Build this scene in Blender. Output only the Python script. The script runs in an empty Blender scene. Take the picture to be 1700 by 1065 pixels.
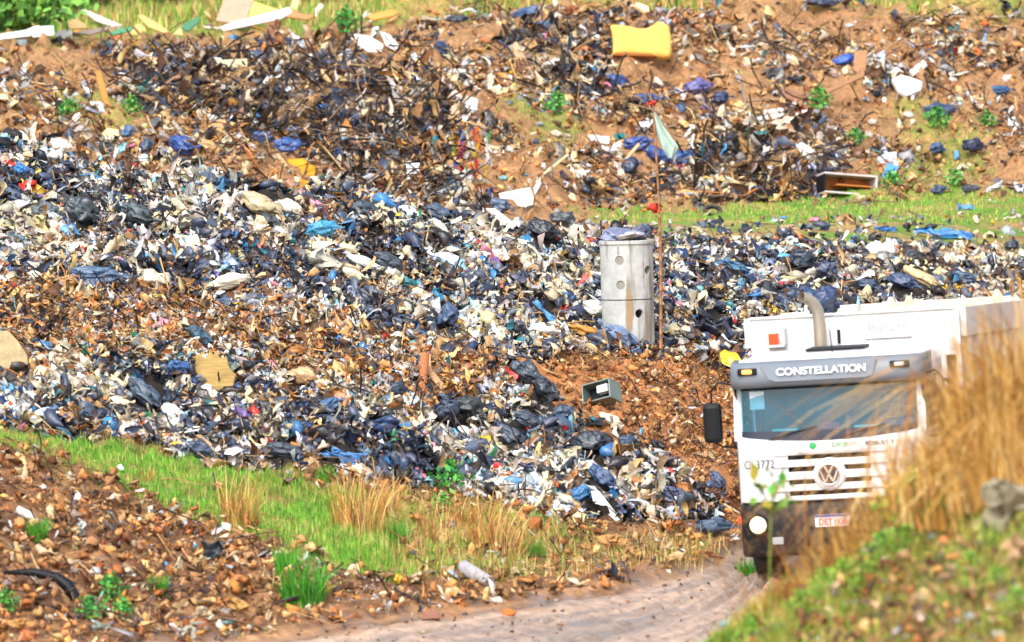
import bpy, bmesh, math, random
import numpy as np
from mathutils import Vector, Matrix

random.seed(11)
rng = np.random.default_rng(11)
R = math.radians
S = bpy.context.scene
COL = S.collection

# ------------------------------------------------------------------ camera, sky, sun, exposure
FPX = 1700 * 200.0 / 36.0            # focal length in photograph pixels
PITCH = R(2.5)
HC = 6.37                            # eye height above the road
cam_d = bpy.data.cameras.new("camera")
cam = bpy.data.objects.new("camera", cam_d)
COL.objects.link(cam)
cam.location = (0, 0, HC)
ROLL = R(1.5)                        # the photograph leans a little: its horizontals rise to the right
cam.rotation_euler = (Matrix.Rotation(math.pi / 2 - PITCH, 3, 'X') @ Matrix.Rotation(-ROLL, 3, 'Z')).to_euler()
cam_d.lens = 200
cam_d.sensor_width = 36
cam_d.clip_start = 0.5
cam_d.clip_end = 4000
cam_d.dof.use_dof = True
cam_d.dof.focus_distance = 90.0
cam_d.dof.aperture_fstop = 2.2
S.camera = cam

SUN_EL, SUN_AZ = 48.0, 200.0         # degrees; azimuth clockwise from +Y: behind the camera, to the left
world = bpy.data.worlds.new("World")
S.world = world
world.use_nodes = True
wn = world.node_tree.nodes
wl = world.node_tree.links
sky = wn.new("ShaderNodeTexSky")
sky.sky_type = 'NISHITA'
sky.sun_disc = False
sky.sun_elevation = R(SUN_EL)
sky.sun_rotation = R(SUN_AZ)
sky.air_density = 1.0
sky.dust_density = 4.0
sky.ozone_density = 1.0
hs = wn.new("ShaderNodeHueSaturation")
hs.inputs['Saturation'].default_value = 0.45
wl.new(sky.outputs[0], hs.inputs['Color'])
wl.new(hs.outputs[0], wn['Background'].inputs['Color'])
wn['Background'].inputs['Strength'].default_value = 0.15

sun_d = bpy.data.lights.new("sun", 'SUN')
sun_d.energy = 1.05
sun_d.angle = R(32)
sun_d.color = (1.0, 0.98, 0.95)
sun = bpy.data.objects.new("sun", sun_d)
COL.objects.link(sun)
_az, _el = R(SUN_AZ), R(SUN_EL)
_d = Vector((math.sin(_az) * math.cos(_el), math.cos(_az) * math.cos(_el), math.sin(_el)))
sun.rotation_euler = _d.to_track_quat('Z', 'Y').to_euler()

S.view_settings.view_transform = 'Standard'
S.view_settings.look = 'None'
S.view_settings.gamma = 1
S.view_settings.use_curve_mapping = False
S.view_settings.exposure = 1.1
S.render.engine = 'CYCLES'
S.cycles.max_bounces = 5
S.cycles.diffuse_bounces = 2
S.cycles.glossy_bounces = 2
S.cycles.transmission_bounces = 4
S.cycles.transparent_max_bounces = 8
S.cycles.use_denoising = True

# ------------------------------------------------------------------ small tools
def lin(c):
    """sRGB 0..255 to linear"""
    out = []
    for v in c[:3]:
        v = v / 255.0
        out.append(v / 12.92 if v <= 0.04045 else ((v + 0.055) / 1.055) ** 2.4)
    return tuple(out)

def tag(o, label=None, cat=None, group=None, kind=None):
    if label: o['label'] = label
    if cat: o['category'] = cat
    if group: o['group'] = group
    if kind: o['kind'] = kind
    return o

def link(name, mesh, mat=None, parent=None, color=None):
    o = bpy.data.objects.new(name, mesh)
    COL.objects.link(o)
    if mat is not None and len(mesh.materials) == 0:
        mesh.materials.append(mat)
    if parent is not None:
        o.parent = parent
    if color is not None:
        o.color = (*color, 1)
    return o

def empty(name, loc=(0, 0, 0), rot=(0, 0, 0)):
    o = bpy.data.objects.new(name, None)
    COL.objects.link(o)
    o.location = loc
    o.rotation_euler = rot
    o.empty_display_size = 0.2
    return o

def mesh_from(name, verts, faces, smooth=False):
    m = bpy.data.meshes.new(name)
    m.from_pydata([tuple(v) for v in verts], [], [tuple(int(i) for i in f) for f in faces])
    if smooth:
        m.polygons.foreach_set("use_smooth", [True] * len(m.polygons))
    m.update()
    return m

def mesh_fast(name, V, F, col=None, smooth=False, attrs=None):
    """V (n,3), F (m,k) all the same k"""
    m = bpy.data.meshes.new(name)
    n, (f, k) = len(V), F.shape
    m.vertices.add(n)
    m.vertices.foreach_set("co", np.ascontiguousarray(V, dtype=np.float32).ravel())
    m.loops.add(f * k)
    m.loops.foreach_set("vertex_index", np.ascontiguousarray(F, dtype=np.int32).ravel())
    m.polygons.add(f)
    m.polygons.foreach_set("loop_start", np.arange(0, f * k, k, dtype=np.int32))
    m.polygons.foreach_set("loop_total", np.full(f, k, dtype=np.int32))
    if smooth:
        m.polygons.foreach_set("use_smooth", np.ones(f, dtype=bool))
    if col is not None:
        a = m.attributes.new("col", 'FLOAT_COLOR', 'POINT')
        c4 = np.ones((n, 4), dtype=np.float32)
        c4[:, :3] = col
        a.data.foreach_set("color", c4.ravel())
    for an, av in (attrs or {}).items():
        a = m.attributes.new(an, 'FLOAT', 'POINT')
        a.data.foreach_set("value", np.ascontiguousarray(av, dtype=np.float32))
    m.update(calc_edges=True)
    m.validate()
    return m

class Noise:
    """smooth noise as a sum of sines, cheap in numpy"""
    def __init__(self, seed, n=14, lo=0.6, hi=1.8, dim=3):
        r = np.random.default_rng(seed)
        d = r.normal(size=(n, dim))
        d /= np.linalg.norm(d, axis=1)[:, None]
        self.k = d * r.uniform(lo, hi, size=(n, 1)) * 2 * math.pi
        self.p = r.uniform(0, 2 * math.pi, n)
        self.n = n
    def __call__(self, P, scale=1.0):
        return np.sin(P @ self.k.T * (1.0 / scale) + self.p).sum(axis=1) / math.sqrt(self.n / 2)

# ------------------------------------------------------------------ materials
def new_mat(name):
    m = bpy.data.materials.new(name)
    m.use_nodes = True
    nt = m.node_tree
    return m, nt.nodes, nt.links, nt.nodes['Principled BSDF']

def surf(name, base=None, source='fixed', rough=0.6, vary=0.25, vscale=6.0, dirt=0.0, dirt_col=(0.16, 0.085, 0.04), dscale=3.0,
         bump=0.3, bscale=20.0, stretch=(1, 1, 1), metal=0.0, spec=0.5, sub=0.0, coord='Object', rvar=0.15, bdist=0.02):
    """source: fixed colour, 'object' (viewport colour of the object) or 'attr' (per piece colour attribute)"""
    m, N, L, b = new_mat(name)
    tc = N.new('ShaderNodeTexCoord')
    if coord == 'World':
        g = N.new('ShaderNodeNewGeometry'); vec = g.outputs['Position']
    else:
        vec = tc.outputs['Object']
    mp = N.new('ShaderNodeMapping'); mp.inputs['Scale'].default_value = stretch
    L.new(vec, mp.inputs['Vector'])
    if source == 'object':
        oi = N.new('ShaderNodeObjectInfo'); csock = oi.outputs['Color']
    elif source == 'attr':
        at = N.new('ShaderNodeAttribute'); at.attribute_name = 'col'; csock = at.outputs['Color']
    else:
        rgb = N.new('ShaderNodeRGB'); rgb.outputs[0].default_value = (*base, 1); csock = rgb.outputs[0]
    n1 = N.new('ShaderNodeTexNoise'); n1.inputs['Scale'].default_value = vscale; n1.inputs['Detail'].default_value = 5
    n1.inputs['Roughness'].default_value = 0.65
    L.new(mp.outputs[0], n1.inputs['Vector'])
    mr = N.new('ShaderNodeMapRange'); mr.inputs[1].default_value = 0.3; mr.inputs[2].default_value = 0.7
    mr.inputs[3].default_value = 1 - vary; mr.inputs[4].default_value = 1 + vary
    L.new(n1.outputs['Fac'], mr.inputs[0])
    mul = N.new('ShaderNodeVectorMath'); mul.operation = 'SCALE'
    L.new(csock, mul.inputs[0]); L.new(mr.outputs[0], mul.inputs['Scale'])
    out = mul.outputs[0]
    if dirt > 0:
        n2 = N.new('ShaderNodeTexNoise'); n2.inputs['Scale'].default_value = dscale; n2.inputs['Detail'].default_value = 7
        n2.inputs['Roughness'].default_value = 0.7
        L.new(vec, n2.inputs['Vector'])
        m2 = N.new('ShaderNodeMapRange'); m2.inputs[1].default_value = 0.48; m2.inputs[2].default_value = 0.66
        m2.inputs[3].default_value = 0; m2.inputs[4].default_value = dirt
        L.new(n2.outputs['Fac'], m2.inputs[0])
        mx = N.new('ShaderNodeMix'); mx.data_type = 'RGBA'
        L.new(m2.outputs[0], mx.inputs['Factor']); L.new(out, mx.inputs['A']); mx.inputs['B'].default_value = (*dirt_col, 1)
        out = mx.outputs['Result']
    L.new(out, b.inputs['Base Color'])
    r2 = N.new('ShaderNodeMapRange'); r2.inputs[3].default_value = max(0.05, rough - rvar); r2.inputs[4].default_value = min(1, rough + rvar)
    L.new(n1.outputs['Fac'], r2.inputs[0]); L.new(r2.outputs[0], b.inputs['Roughness'])
    b.inputs['Metallic'].default_value = metal
    b.inputs['Specular IOR Level'].default_value = spec
    if bump > 0:
        n3 = N.new('ShaderNodeTexNoise'); n3.inputs['Scale'].default_value = bscale; n3.inputs['Detail'].default_value = 6
        L.new(mp.outputs[0], n3.inputs['Vector'])
        bp = N.new('ShaderNodeBump'); bp.inputs['Strength'].default_value = bump; bp.inputs['Distance'].default_value = bdist
        L.new(n3.outputs['Fac'], bp.inputs['Height']); L.new(bp.outputs[0], b.inputs['Normal'])
    return m

M = {}
M['film'] = surf('thin_plastic_film', source='object', rough=0.30, vary=0.3, vscale=4, dirt=0.22, dscale=3, bump=0.55, bscale=3.5, stretch=(1, 5, 5), bdist=0.03, spec=0.7)
M['film_stuff'] = surf('thin_plastic_film_scraps', source='attr', rough=0.36, vary=0.3, vscale=14, dirt=0.4, dscale=5, bump=0.35, bscale=30, coord='World', spec=0.5)
M['matte'] = surf('dull_refuse', source='object', rough=0.8, vary=0.3, vscale=7, dirt=0.45, dscale=4, bump=0.4, bscale=16, spec=0.3)
M['matte_stuff'] = surf('dull_refuse_scraps', source='attr', rough=0.85, vary=0.3, vscale=16, dirt=0.35, dscale=6, bump=0.4, bscale=40, coord='World', spec=0.25)
M['wood'] = surf('weathered_wood', source='object', rough=0.75, vary=0.4, vscale=5, dirt=0.3, dscale=3, bump=0.5, bscale=12, stretch=(0.6, 6, 6), spec=0.3)
M['panel'] = surf('painted_board', source='object', rough=0.5, vary=0.1, vscale=3, dirt=0.35, dscale=2.5, bump=0.15, bscale=10, spec=0.4)
M['rubber'] = surf('tyre_rubber', base=(0.02, 0.02, 0.022), rough=0.75, vary=0.3, dirt=0.5, dscale=4, bump=0.3, bscale=30)
M['stone'] = surf('stone', source='object', rough=0.85, vary=0.3, vscale=5, dirt=0.4, dscale=3, bump=0.7, bscale=9, bdist=0.05, spec=0.3)
M['blade'] = surf('leaf_blade', source='attr', rough=0.6, vary=0.25, vscale=5, bump=0, spec=0.3, coord='World')
M['leaf'] = surf('green_leaf', source='object', rough=0.55, vary=0.3, vscale=6, bump=0, spec=0.35)
M['twig'] = surf('dry_branch', source='attr', rough=0.85, vary=0.3, vscale=8, bump=0.3, bscale=30, spec=0.2, coord='World')
M['foam'] = surf('foam', source='object', rough=0.95, vary=0.08, vscale=5, dirt=0.25, dscale=2, bump=0.5, bscale=60, bdist=0.005, spec=0.1)
M['cloth'] = surf('cloth', source='object', rough=0.95, vary=0.2, vscale=5, dirt=0.3, dscale=3, bump=0.3, bscale=80, bdist=0.005, spec=0.1)

# ------------------------------------------------------------------ terrain, designed as depth profiles along directions from the eye
def z_of(y, py):
    return HC + y * np.tan(np.arctan((532.5 - py) / FPX) - PITCH)

cR, sR = math.cos(ROLL), math.sin(ROLL)
def level(px, py):
    """photograph pixel to the pixel of a level camera"""
    a, b = px - 850, py - 532.5
    return 850 + a * cR - b * sR, 532.5 + a * sR + b * cR
def unlevel(px, py):
    a, b = px - 850, py - 532.5
    return 850 + a * cR + b * sR, 532.5 - a * sR + b * cR

# column: photograph x; rows: (distance, photograph y) or (distance, ('z', height))
Zt = lambda v: ('z', v)
COLS = {
    -500: [(62, Zt(0)), (70, Zt(2.2)), (76, Zt(2.3)), (83, Zt(4.0)), (89, Zt(6.0)), (96, Zt(4.3)), (118, 240), (145, 60), (175, -10), (260, Zt(17))],
    0:    [(62.2, Zt(0)), (73, 735), (77, 718), (83, 470), (89, 238), (96, Zt(3.8)), (118, 262), (145, 64), (175, -6), (260, Zt(16))],
    110:  [(62.7, Zt(0)), (73, 765), (77, 728), (83, 475), (89, 262), (96, Zt(3.6)), (118, 275), (145, 66), (175, -6), (260, Zt(16))],
    200:  [(63.3, Zt(0)), (72.5, 800), (77, 740), (83, 480), (89.3, 284), (96, Zt(3.5)), (118, 290), (145, 68), (175, -6), (260, Zt(16))],
    400:  [(64.0, Zt(0)), (71.5, 880), (77, 777), (84, 500), (90, 304), (97, Zt(3.2)), (118, 315), (145, 62), (175, -6), (260, Zt(16))],
    600:  [(66.1, Zt(0)), (69.6, 950), (77, 812), (84.5, 560), (91, 335), (98, Zt(3.0)), (118, 340), (145, 50), (175, -8), (260, Zt(16))],
    850:  [(68.0, Zt(0)), (71, 955), (77, 845), (85, 625), (93, 360), (99, Zt(2.9)), (119, 350), (145, 18), (175, -14), (260, Zt(16))],
    1000: [(69.5, Zt(0)), (73, 925), (77, 868), (85.5, 655), (96, 424), (101, 418), (121, 352), (145, 14), (175, -16), (260, Zt(16))],
    1120: [(71.5, Zt(0)), (74, 915), (77.5, 885), (86, 680), (98, 455), (104, 424), (123, 345), (145, 18), (175, -16), (260, Zt(16))],
    1215: [(74, Zt(0)), (77, 893), (79, 878), (88, 650), (100, 474), (106, 430), (125, 335), (145, 16), (175, -16), (260, Zt(16))],
    1300: [(83, Zt(0)), (85, 820), (88, 770), (91, 600), (101, 478), (107, 434), (126, 326), (145, 4), (175, -20), (260, Zt(16))],
    1400: [(84, Zt(0)), (86, 805), (89, 740), (94, 560), (103, 480), (108, 440), (127, 320), (145, 8), (175, -20), (260, Zt(16))],
    1520: [(85, Zt(0)), (87, 800), (90, 740), (96, 570), (104, 482), (109, 446), (128, 310), (145, 22), (175, -14), (260, Zt(16))],
    1620: [(86, Zt(0)), (88, 790), (91, 740), (97, 600), (105, 506), (110, 458), (128, 300), (145, 24), (175, -14), (260, Zt(16))],
    1720: [(86, Zt(0)), (88, 790), (91, 750), (97, 620), (105, 530), (111, 462), (128, 290), (145, 26), (175, -12), (260, Zt(16))],
    2200: [(86, Zt(0)), (88, Zt(.3)), (91, Zt(.5)), (97, Zt(1.0)), (105, Zt(1.8)), (111, 430), (128, 280), (145, 20), (175, -12), (260, Zt(16))],
}
cx = np.array(sorted(COLS))
ncp = 10
CD = np.zeros((len(cx), ncp)); CZ = np.zeros((len(cx), ncp))
for i, c in enumerate(cx):
    for j, (d, v) in enumerate(COLS[c]):
        CD[i, j] = d
        CZ[i, j] = v[1] if isinstance(v, tuple) else z_of(d, level(c, v)[1])
GPX = np.arange(-500, 2204, 8.0)
GD = np.concatenate([np.arange(4, 36, 4.0), np.arange(36, 60, 0.6), np.arange(60, 106, 0.2), np.arange(106, 150, 0.4), np.arange(150, 200, 2.0), np.arange(200, 900, 25.0)])
dcol = np.stack([np.interp(GPX, cx, CD[:, j]) for j in range(ncp)], 1)
zcol = np.stack([np.interp(GPX, cx, CZ[:, j]) for j in range(ncp)], 1)
def smooth1(a, k, axis):
    w = np.exp(-0.5 * (np.arange(-3 * k, 3 * k + 1) / k) ** 2); w /= w.sum()
    return np.apply_along_axis(lambda r: np.convolve(np.pad(r, 3 * k, mode='edge'), w, 'valid'), axis, a)
dcol = smooth1(dcol, 4, 0); zcol = smooth1(zcol, 4, 0)
NPX, ND = len(GPX), len(GD)
TZ = np.zeros((NPX, ND)); TC = np.zeros((NPX, ND))     # height; profile coordinate 0..9 (which part of the profile)
for i in range(NPX):
    TZ[i] = np.interp(GD, np.concatenate([[0], dcol[i], [900]]), np.concatenate([[0], zcol[i], [60]]))
    TC[i] = np.interp(GD, np.concatenate([[0], dcol[i], [900]]), np.concatenate([[-1], np.arange(ncp), [10]]))
# smooth along depth in the fine part
k = np.exp(-0.5 * (np.arange(-4, 5) / 1.8) ** 2); k /= k.sum()
for i in range(NPX):
    TZ[i, 52:-30] = np.convolve(np.pad(TZ[i], 4, mode='edge'), k, 'valid')[52:-30]
QX = (GPX - 850) / FPX
XX = QX[:, None] * GD[None, :] * 1.0
YY = np.repeat(GD[None, :], NPX, 0)
P3 = np.stack([XX.ravel(), YY.ravel(), np.zeros(XX.size)], 1)
nA, nB, nC = Noise(1), Noise(2), Noise(3)
na = nA(P3, 3.2).reshape(XX.shape); nb = nB(P3, 1.1).reshape(XX.shape); nc = nC(P3, 0.5).reshape(XX.shape)
nd = Noise(4)(P3, 9.0).reshape(XX.shape)
def band(c, a, b, s=0.3):
    return 1 / (1 + np.exp(-(c - a) / s * 4)) * 1 / (1 + np.exp((c - b) / s * 4))
heap_w = band(TC, 2.1, 5.2)
mound_w = band(TC, 0.15, 2.2)
rear_w = band(TC, 5.9, 7.2)
TZ += heap_w * (0.10 * na + 0.07 * nb + 0.05 * nc) + mound_w * (0.07 * na + 0.05 * nb + 0.04 * nc) + rear_w * (0.16 * na + 0.11 * nb + 0.06 * nc)
TZ += band(TC, 6.9, 9.5) * (0.10 * na + 0.05 * nb)
# wheel ruts of the dirt road follow its left edge
edge_d = dcol[:, 0]
LAT = (edge_d[:, None] - GD[None, :]) * np.clip(0.62 + 0 * GD[None, :], 0, 1)   # metres across the road from its far edge
road_w = 1 / (1 + np.exp(-(LAT - 0.2) / 0.12)) * (GD[None, :] > 40)
rut = np.zeros_like(TZ)
for c0, wd, am in ((1.1, .28, .09), (1.75, .16, .05), (2.5, .3, .09), (3.4, .35, .08), (4.0, .14, .04), (4.9, .3, .06), (6.2, .3, .05)):
    cc = c0 + 0.18 * nd
    rut += -am * np.exp(-((LAT - cc) / wd) ** 2) + 0.5 * am * np.exp(-((LAT - cc - wd * 1.7) / (wd * .6)) ** 2)
TZ += road_w * (rut + 0.004 * nc + 0.008 * nb)
TZ += 0.16 * np.exp(-((LAT + 0.15) / 0.4) ** 2) * (GD[None, :] > 40) * (GPX[:, None] < 1240)            # berm beside the road
# near bank on the photographer's side of the road
bx = np.array([-500, 900, 1080, 1165, 1230, 1300, 1400, 1480, 1560, 1640, 1720, 2200])
bz = np.array([0, 0, 0.8, 1.45, 1.72, 1.95, 2.22, 2.52, 2.92, 3.2, 3.42, 3.9])
bc = np.interp(GPX, bx, bz)
sh = np.interp(GD, [30, 36, 40, 46, 48, 51, 54, 57], [0, .45, .76, 1, 1, .72, .3, 0])
BZ = bc[:, None] * sh[None, :] * 1.0
bank_w = (BZ > np.maximum(TZ, 0) + 0.05)
BZ2 = BZ + np.minimum(1, BZ) * (0.05 * nb + 0.04 * nc + 0.06 * na)
TZ = np.where(bank_w, BZ2, TZ)
_bank = bank_w.astype(float)

def grid_ix(x, y):
    px = x / y * FPX + 850
    u = np.clip((px - GPX[0]) / 8.0, 0, NPX - 1.001)
    v = np.clip(np.interp(y, GD, np.arange(ND)), 0, ND - 1.001)
    return u, v
def bil(A, x, y):
    u, v = grid_ix(x, y)
    i = u.astype(int); j = v.astype(int); fu = u - i; fv = v - j
    return A[i, j] * (1 - fu) * (1 - fv) + A[i + 1, j] * fu * (1 - fv) + A[i, j + 1] * (1 - fu) * fv + A[i + 1, j + 1] * fu * fv
def height(x, y):
    return bil(TZ, np.atleast_1d(np.asarray(x, float)), np.atleast_1d(np.asarray(y, float)))
def normal(x, y):
    e = 0.35
    dzx = (height(x + e, y) - height(x - e, y)) / (2 * e)
    dzy = (height(x, y + e) - height(x, y - e)) / (2 * e)
    n = np.stack([-dzx, -dzy, np.ones_like(dzx)], 1)
    return n / np.linalg.norm(n, axis=1)[:, None]
cp, sp = math.cos(PITCH), math.sin(PITCH)
def ray(px, py, y):
    """point on the ray through a photograph pixel at world distance y"""
    px, py = level(px, py)
    ta = np.tan(np.arctan((532.5 - py) / FPX) - PITCH)
    z = HC + y * ta
    dep = y * cp - (z - HC) * sp
    return (px - 850) / FPX * dep, y, z
def project(x, y, z):
    dep = y * cp - (z - HC) * sp
    v = y * sp + (z - HC) * cp
    return unlevel(850 + FPX * x / dep, 532.5 - FPX * v / dep)
def hit(px, py, dmin=38.0, dmax=240.0):
    px = np.atleast_1d(np.asarray(px, float)); py = np.atleast_1d(np.asarray(py, float))
    ys = np.concatenate([np.arange(dmin, 60, 0.5), np.arange(max(60, dmin), 110, 0.15), np.arange(110, dmax, 0.4)])
    ys = ys[ys >= dmin]
    res = np.full(px.shape, np.nan)
    prev = None
    for y in ys:
        x, _, z = ray(px, py, y)
        g = z - height(x, np.full(px.shape, y))
        if prev is not None:
            m = np.isnan(res) & (g <= 0)
            t = prev[m] / np.maximum(prev[m] - g[m], 1e-9)
            res[m] = py0 + (y - py0) * np.clip(t, 0, 1)
        prev = g; py0 = y
    return res        # distance y, nan where nothing is hit

def inpoly(px, py, poly):
    px = np.asarray(px); py = np.asarray(py)
    c = np.zeros(px.shape, bool)
    n = len(poly)
    for i in range(n):
        x0, y0 = poly[i]; x1, y1 = poly[(i + 1) % n]
        if y0 == y1: continue
        m = ((y0 > py) != (y1 > py)) & (px < (x1 - x0) * (py - y0) / (y1 - y0) + x0)
        c ^= m
    return c

SOILBAND = [(-500, 462), (0, 466), (110, 470), (220, 484), (330, 478), (480, 494), (560, 535), (700, 566), (820, 598), (960, 585), (1060, 578), (1120, 592), (1200, 594), (1260, 640), (1290, 900), (1210, 852), (1130, 790), (1060, 742), (1000, 716), (930, 690), (890, 655), (820, 650), (740, 662), (700, 688), (600, 688), (500, 640), (420, 600), (300, 590), (150, 602), (0, 640), (-500, 650)]
BARESOIL = [(880, 600), (960, 585), (1200, 595), (1260, 640), (1290, 900), (1210, 852), (1130, 790), (1060, 742), (1000, 716), (930, 690), (900, 650)]
GREENS = [  # areas of living grass in the photograph
    [(-400, 690), (0, 718), (200, 738), (400, 780), (560, 806), (640, 830), (700, 960), (600, 955), (480, 900), (300, 850), (200, 800), (60, 745), (-400, 700)],
    [(640, 820), (900, 850), (960, 900), (880, 950), (700, 955)],
    [(950, 352), (1100, 350), (1330, 330), (1500, 322), (1760, 318), (1760, 430), (1620, 452), (1560, 440), (1440, 425), (1250, 425), (1120, 410), (1000, 380)],
    [(-500, -200), (2300, -200), (2300, 18), (1500, 22), (1300, -10), (1100, 8), (850, 8), (700, 34), (560, 56), (400, 56), (330, 66), (0, 76), (-500, 76)],
    [(1480, 150), (1560, 170), (1640, 230), (1640, 300), (1560, 318), (1460, 318), (1480, 260), (1500, 200)],
    [(850, 165), (950, 170), (960, 235), (880, 240)], [(90, 150), (240, 160), (240, 215), (120, 210)], [(0, 140), (40, 150), (60, 175), (10, 180)],
    [(1520, 330), (1760, 330), (1760, 470), (1640, 460), (1560, 400)],
]
def green_w(px, py):
    g = np.zeros(px.shape)
    for i, p in enumerate(GREENS):
        g = np.maximum(g, inpoly(px, py, p) * (1.0, .55, .95, 1.0, .5, .5, .5, .4, .7)[i])
    return g

# terrain colours: which stuff the ground is made of, per vertex
TPX, TPY = project(XX, YY, TZ)
jx = TPX + 22 * na + 12 * nb; jy = TPY + 9 * nb + 8 * nc
C_soil = np.array(lin((164, 122, 84))); C_soil2 = np.array(lin((116, 80, 54))); C_grass = np.array(lin((96, 140, 44))); C_dry = np.array(lin((176, 146, 84)))
C_heap = np.array(lin((44, 38, 34))); C_road = np.array(lin((158, 134, 116))); C_rear = np.array(lin((168, 128, 88)))
tc3 = np.zeros((NPX, ND, 3)) + C_soil
mix = lambda a, b, w: a * (1 - w[..., None]) + b * w[..., None]
tc3 = mix(tc3, C_soil2, np.clip(0.5 + 0.5 * nb, 0, 1))
hw = band(TC, 2.0, 5.3, 0.1)
tc3 = mix(tc3, np.array(lin((198, 132, 80))) + 0 * tc3, inpoly(jx, jy, BARESOIL) * np.clip(.7 + .4 * nb, 0, 1))
soilb = inpoly(jx, jy, SOILBAND)
tc3 = mix(tc3, C_heap, hw * (1 - 0.9 * soilb))
rw = band(TC, 5.4, 9.5, 0.1)
tc3 = mix(tc3, C_rear + 0 * tc3, rw * np.clip(.7 + .3 * nb, 0, 1))
gw = green_w(jx, jy) * (_bank < .5)
tc3 = mix(tc3, mix(C_grass + 0 * tc3, C_dry, np.clip(0.12 + 0.45 * na, 0, 1)), gw * np.clip(0.75 + 0.45 * nb, 0, 1))
tc3 = mix(tc3, C_grass * 0.8 + 0 * tc3, (_bank > .5) * np.clip(.3 + .5 * nb + .25 * nc, 0, .8))
farw = np.clip((YY - 180) / 40, 0, 1)
tc3 = mix(tc3, np.array(lin((110, 105, 62))) + 0 * tc3, farw)
roadw = np.clip((LAT - 0.1) / 0.5 + .25 * nb, 0, 1) * np.clip((12 - LAT) / 2, 0, 1) * (1 - _bank) * (YY > 20)
tc3 = mix(tc3, C_road + 0 * tc3, roadw)

V = np.stack([XX.ravel(), YY.ravel(), TZ.ravel()], 1)
I = np.arange(NPX * ND).reshape(NPX, ND)
F = np.stack([I[:-1, :-1], I[1:, :-1], I[1:, 1:], I[:-1, 1:]], -1)
fc = TC[:-1, :-1]; fb = _bank[:-1, :-1]; fl = LAT[:-1, :-1]
code = np.where(fb > .5, 4, np.where(fc < 0.0, 0, np.where(fc < 2.0, 1, np.where(fc < 5.0, 2, 3))))

def ground_mat(name, rough=0.9, bscale=6, bump=0.8, wet=False):
    m, N, L, b = new_mat(name)
    at = N.new('ShaderNodeAttribute'); at.attribute_name = 'col'
    g = N.new('ShaderNodeNewGeometry')
    n1 = N.new('ShaderNodeTexNoise'); n1.inputs['Scale'].default_value = 5; n1.inputs['Detail'].default_value = 8; n1.inputs['Roughness'].default_value = .75
    L.new(g.outputs['Position'], n1.inputs['Vector'])
    mr = N.new('ShaderNodeMapRange'); mr.inputs[1].default_value = .3; mr.inputs[2].default_value = .7; mr.inputs[3].default_value = .4; mr.inputs[4].default_value = 1.45
    L.new(n1.outputs['Fac'], mr.inputs[0])
    mul = N.new('ShaderNodeVectorMath'); mul.operation = 'SCALE'
    L.new(at.outputs['Color'], mul.inputs[0]); L.new(mr.outputs[0], mul.inputs['Scale'])
    L.new(mul.outputs[0], b.inputs['Base Color'])
    b.inputs['Roughness'].default_value = rough
    b.inputs['Specular IOR Level'].default_value = .3
    n3 = N.new('ShaderNodeTexNoise'); n3.inputs['Scale'].default_value = bscale; n3.inputs['Detail'].default_value = 9; n3.inputs['Roughness'].default_value = .7
    L.new(g.outputs['Position'], n3.inputs['Vector'])
    hsrc = n3.outputs['Fac']
    if wet:
        la = N.new('ShaderNodeAttribute'); la.attribute_name = 'lat'
        al = N.new('ShaderNodeAttribute'); al.attribute_name = 'along'
        cb = N.new('ShaderNodeCombineXYZ'); 
        L.new(la.outputs['Fac'], cb.inputs[0])
        ma = N.new('ShaderNodeMath'); ma.operation = 'MULTIPLY'; ma.inputs[1].default_value = .09
        L.new(al.outputs['Fac'], ma.inputs[0]); L.new(ma.outputs[0], cb.inputs[1])
        n4 = N.new('ShaderNodeTexNoise'); n4.inputs['Scale'].default_value = 2.0; n4.inputs['Detail'].default_value = 6; n4.inputs['Roughness'].default_value = .65
        L.new(cb.outputs[0], n4.inputs['Vector'])
        r4 = N.new('ShaderNodeMapRange'); r4.inputs[1].default_value = .38; r4.inputs[2].default_value = .62; r4.inputs[3].default_value = .22; r4.inputs[4].default_value = .8
        L.new(n4.outputs['Fac'], r4.inputs[0]); L.new(r4.outputs[0], b.inputs['Roughness'])
        r5 = N.new('ShaderNodeMapRange'); r5.inputs[1].default_value = .35; r5.inputs[2].default_value = .65; r5.inputs[3].default_value = .5; r5.inputs[4].default_value = 1.5
        L.new(n4.outputs['Fac'], r5.inputs[0])
        mul2 = N.new('ShaderNodeVectorMath'); mul2.operation = 'SCALE'
        L.new(mul.outputs[0], mul2.inputs[0]); L.new(r5.outputs[0], mul2.inputs['Scale']); L.new(mul2.outputs[0], b.inputs['Base Color'])
        b.inputs['Specular IOR Level'].default_value = .6
        ad = N.new('ShaderNodeMath'); ad.operation = 'ADD'; L.new(n3.outputs['Fac'], ad.inputs[0]); L.new(n4.outputs['Fac'], ad.inputs[1]); hsrc = ad.outputs[0]
    bp = N.new('ShaderNodeBump'); bp.inputs['Strength'].default_value = bump; bp.inputs['Distance'].default_value = .06
    L.new(hsrc, bp.inputs['Height']); L.new(bp.outputs[0], b.inputs['Normal'])
    return m
gm = ground_mat('ground_soil', bscale=8, bump=1.0); rm = ground_mat('wet_mud', bump=.35, bscale=3, wet=True)
ALONG = XX * 1.0 + YY * .3
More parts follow.
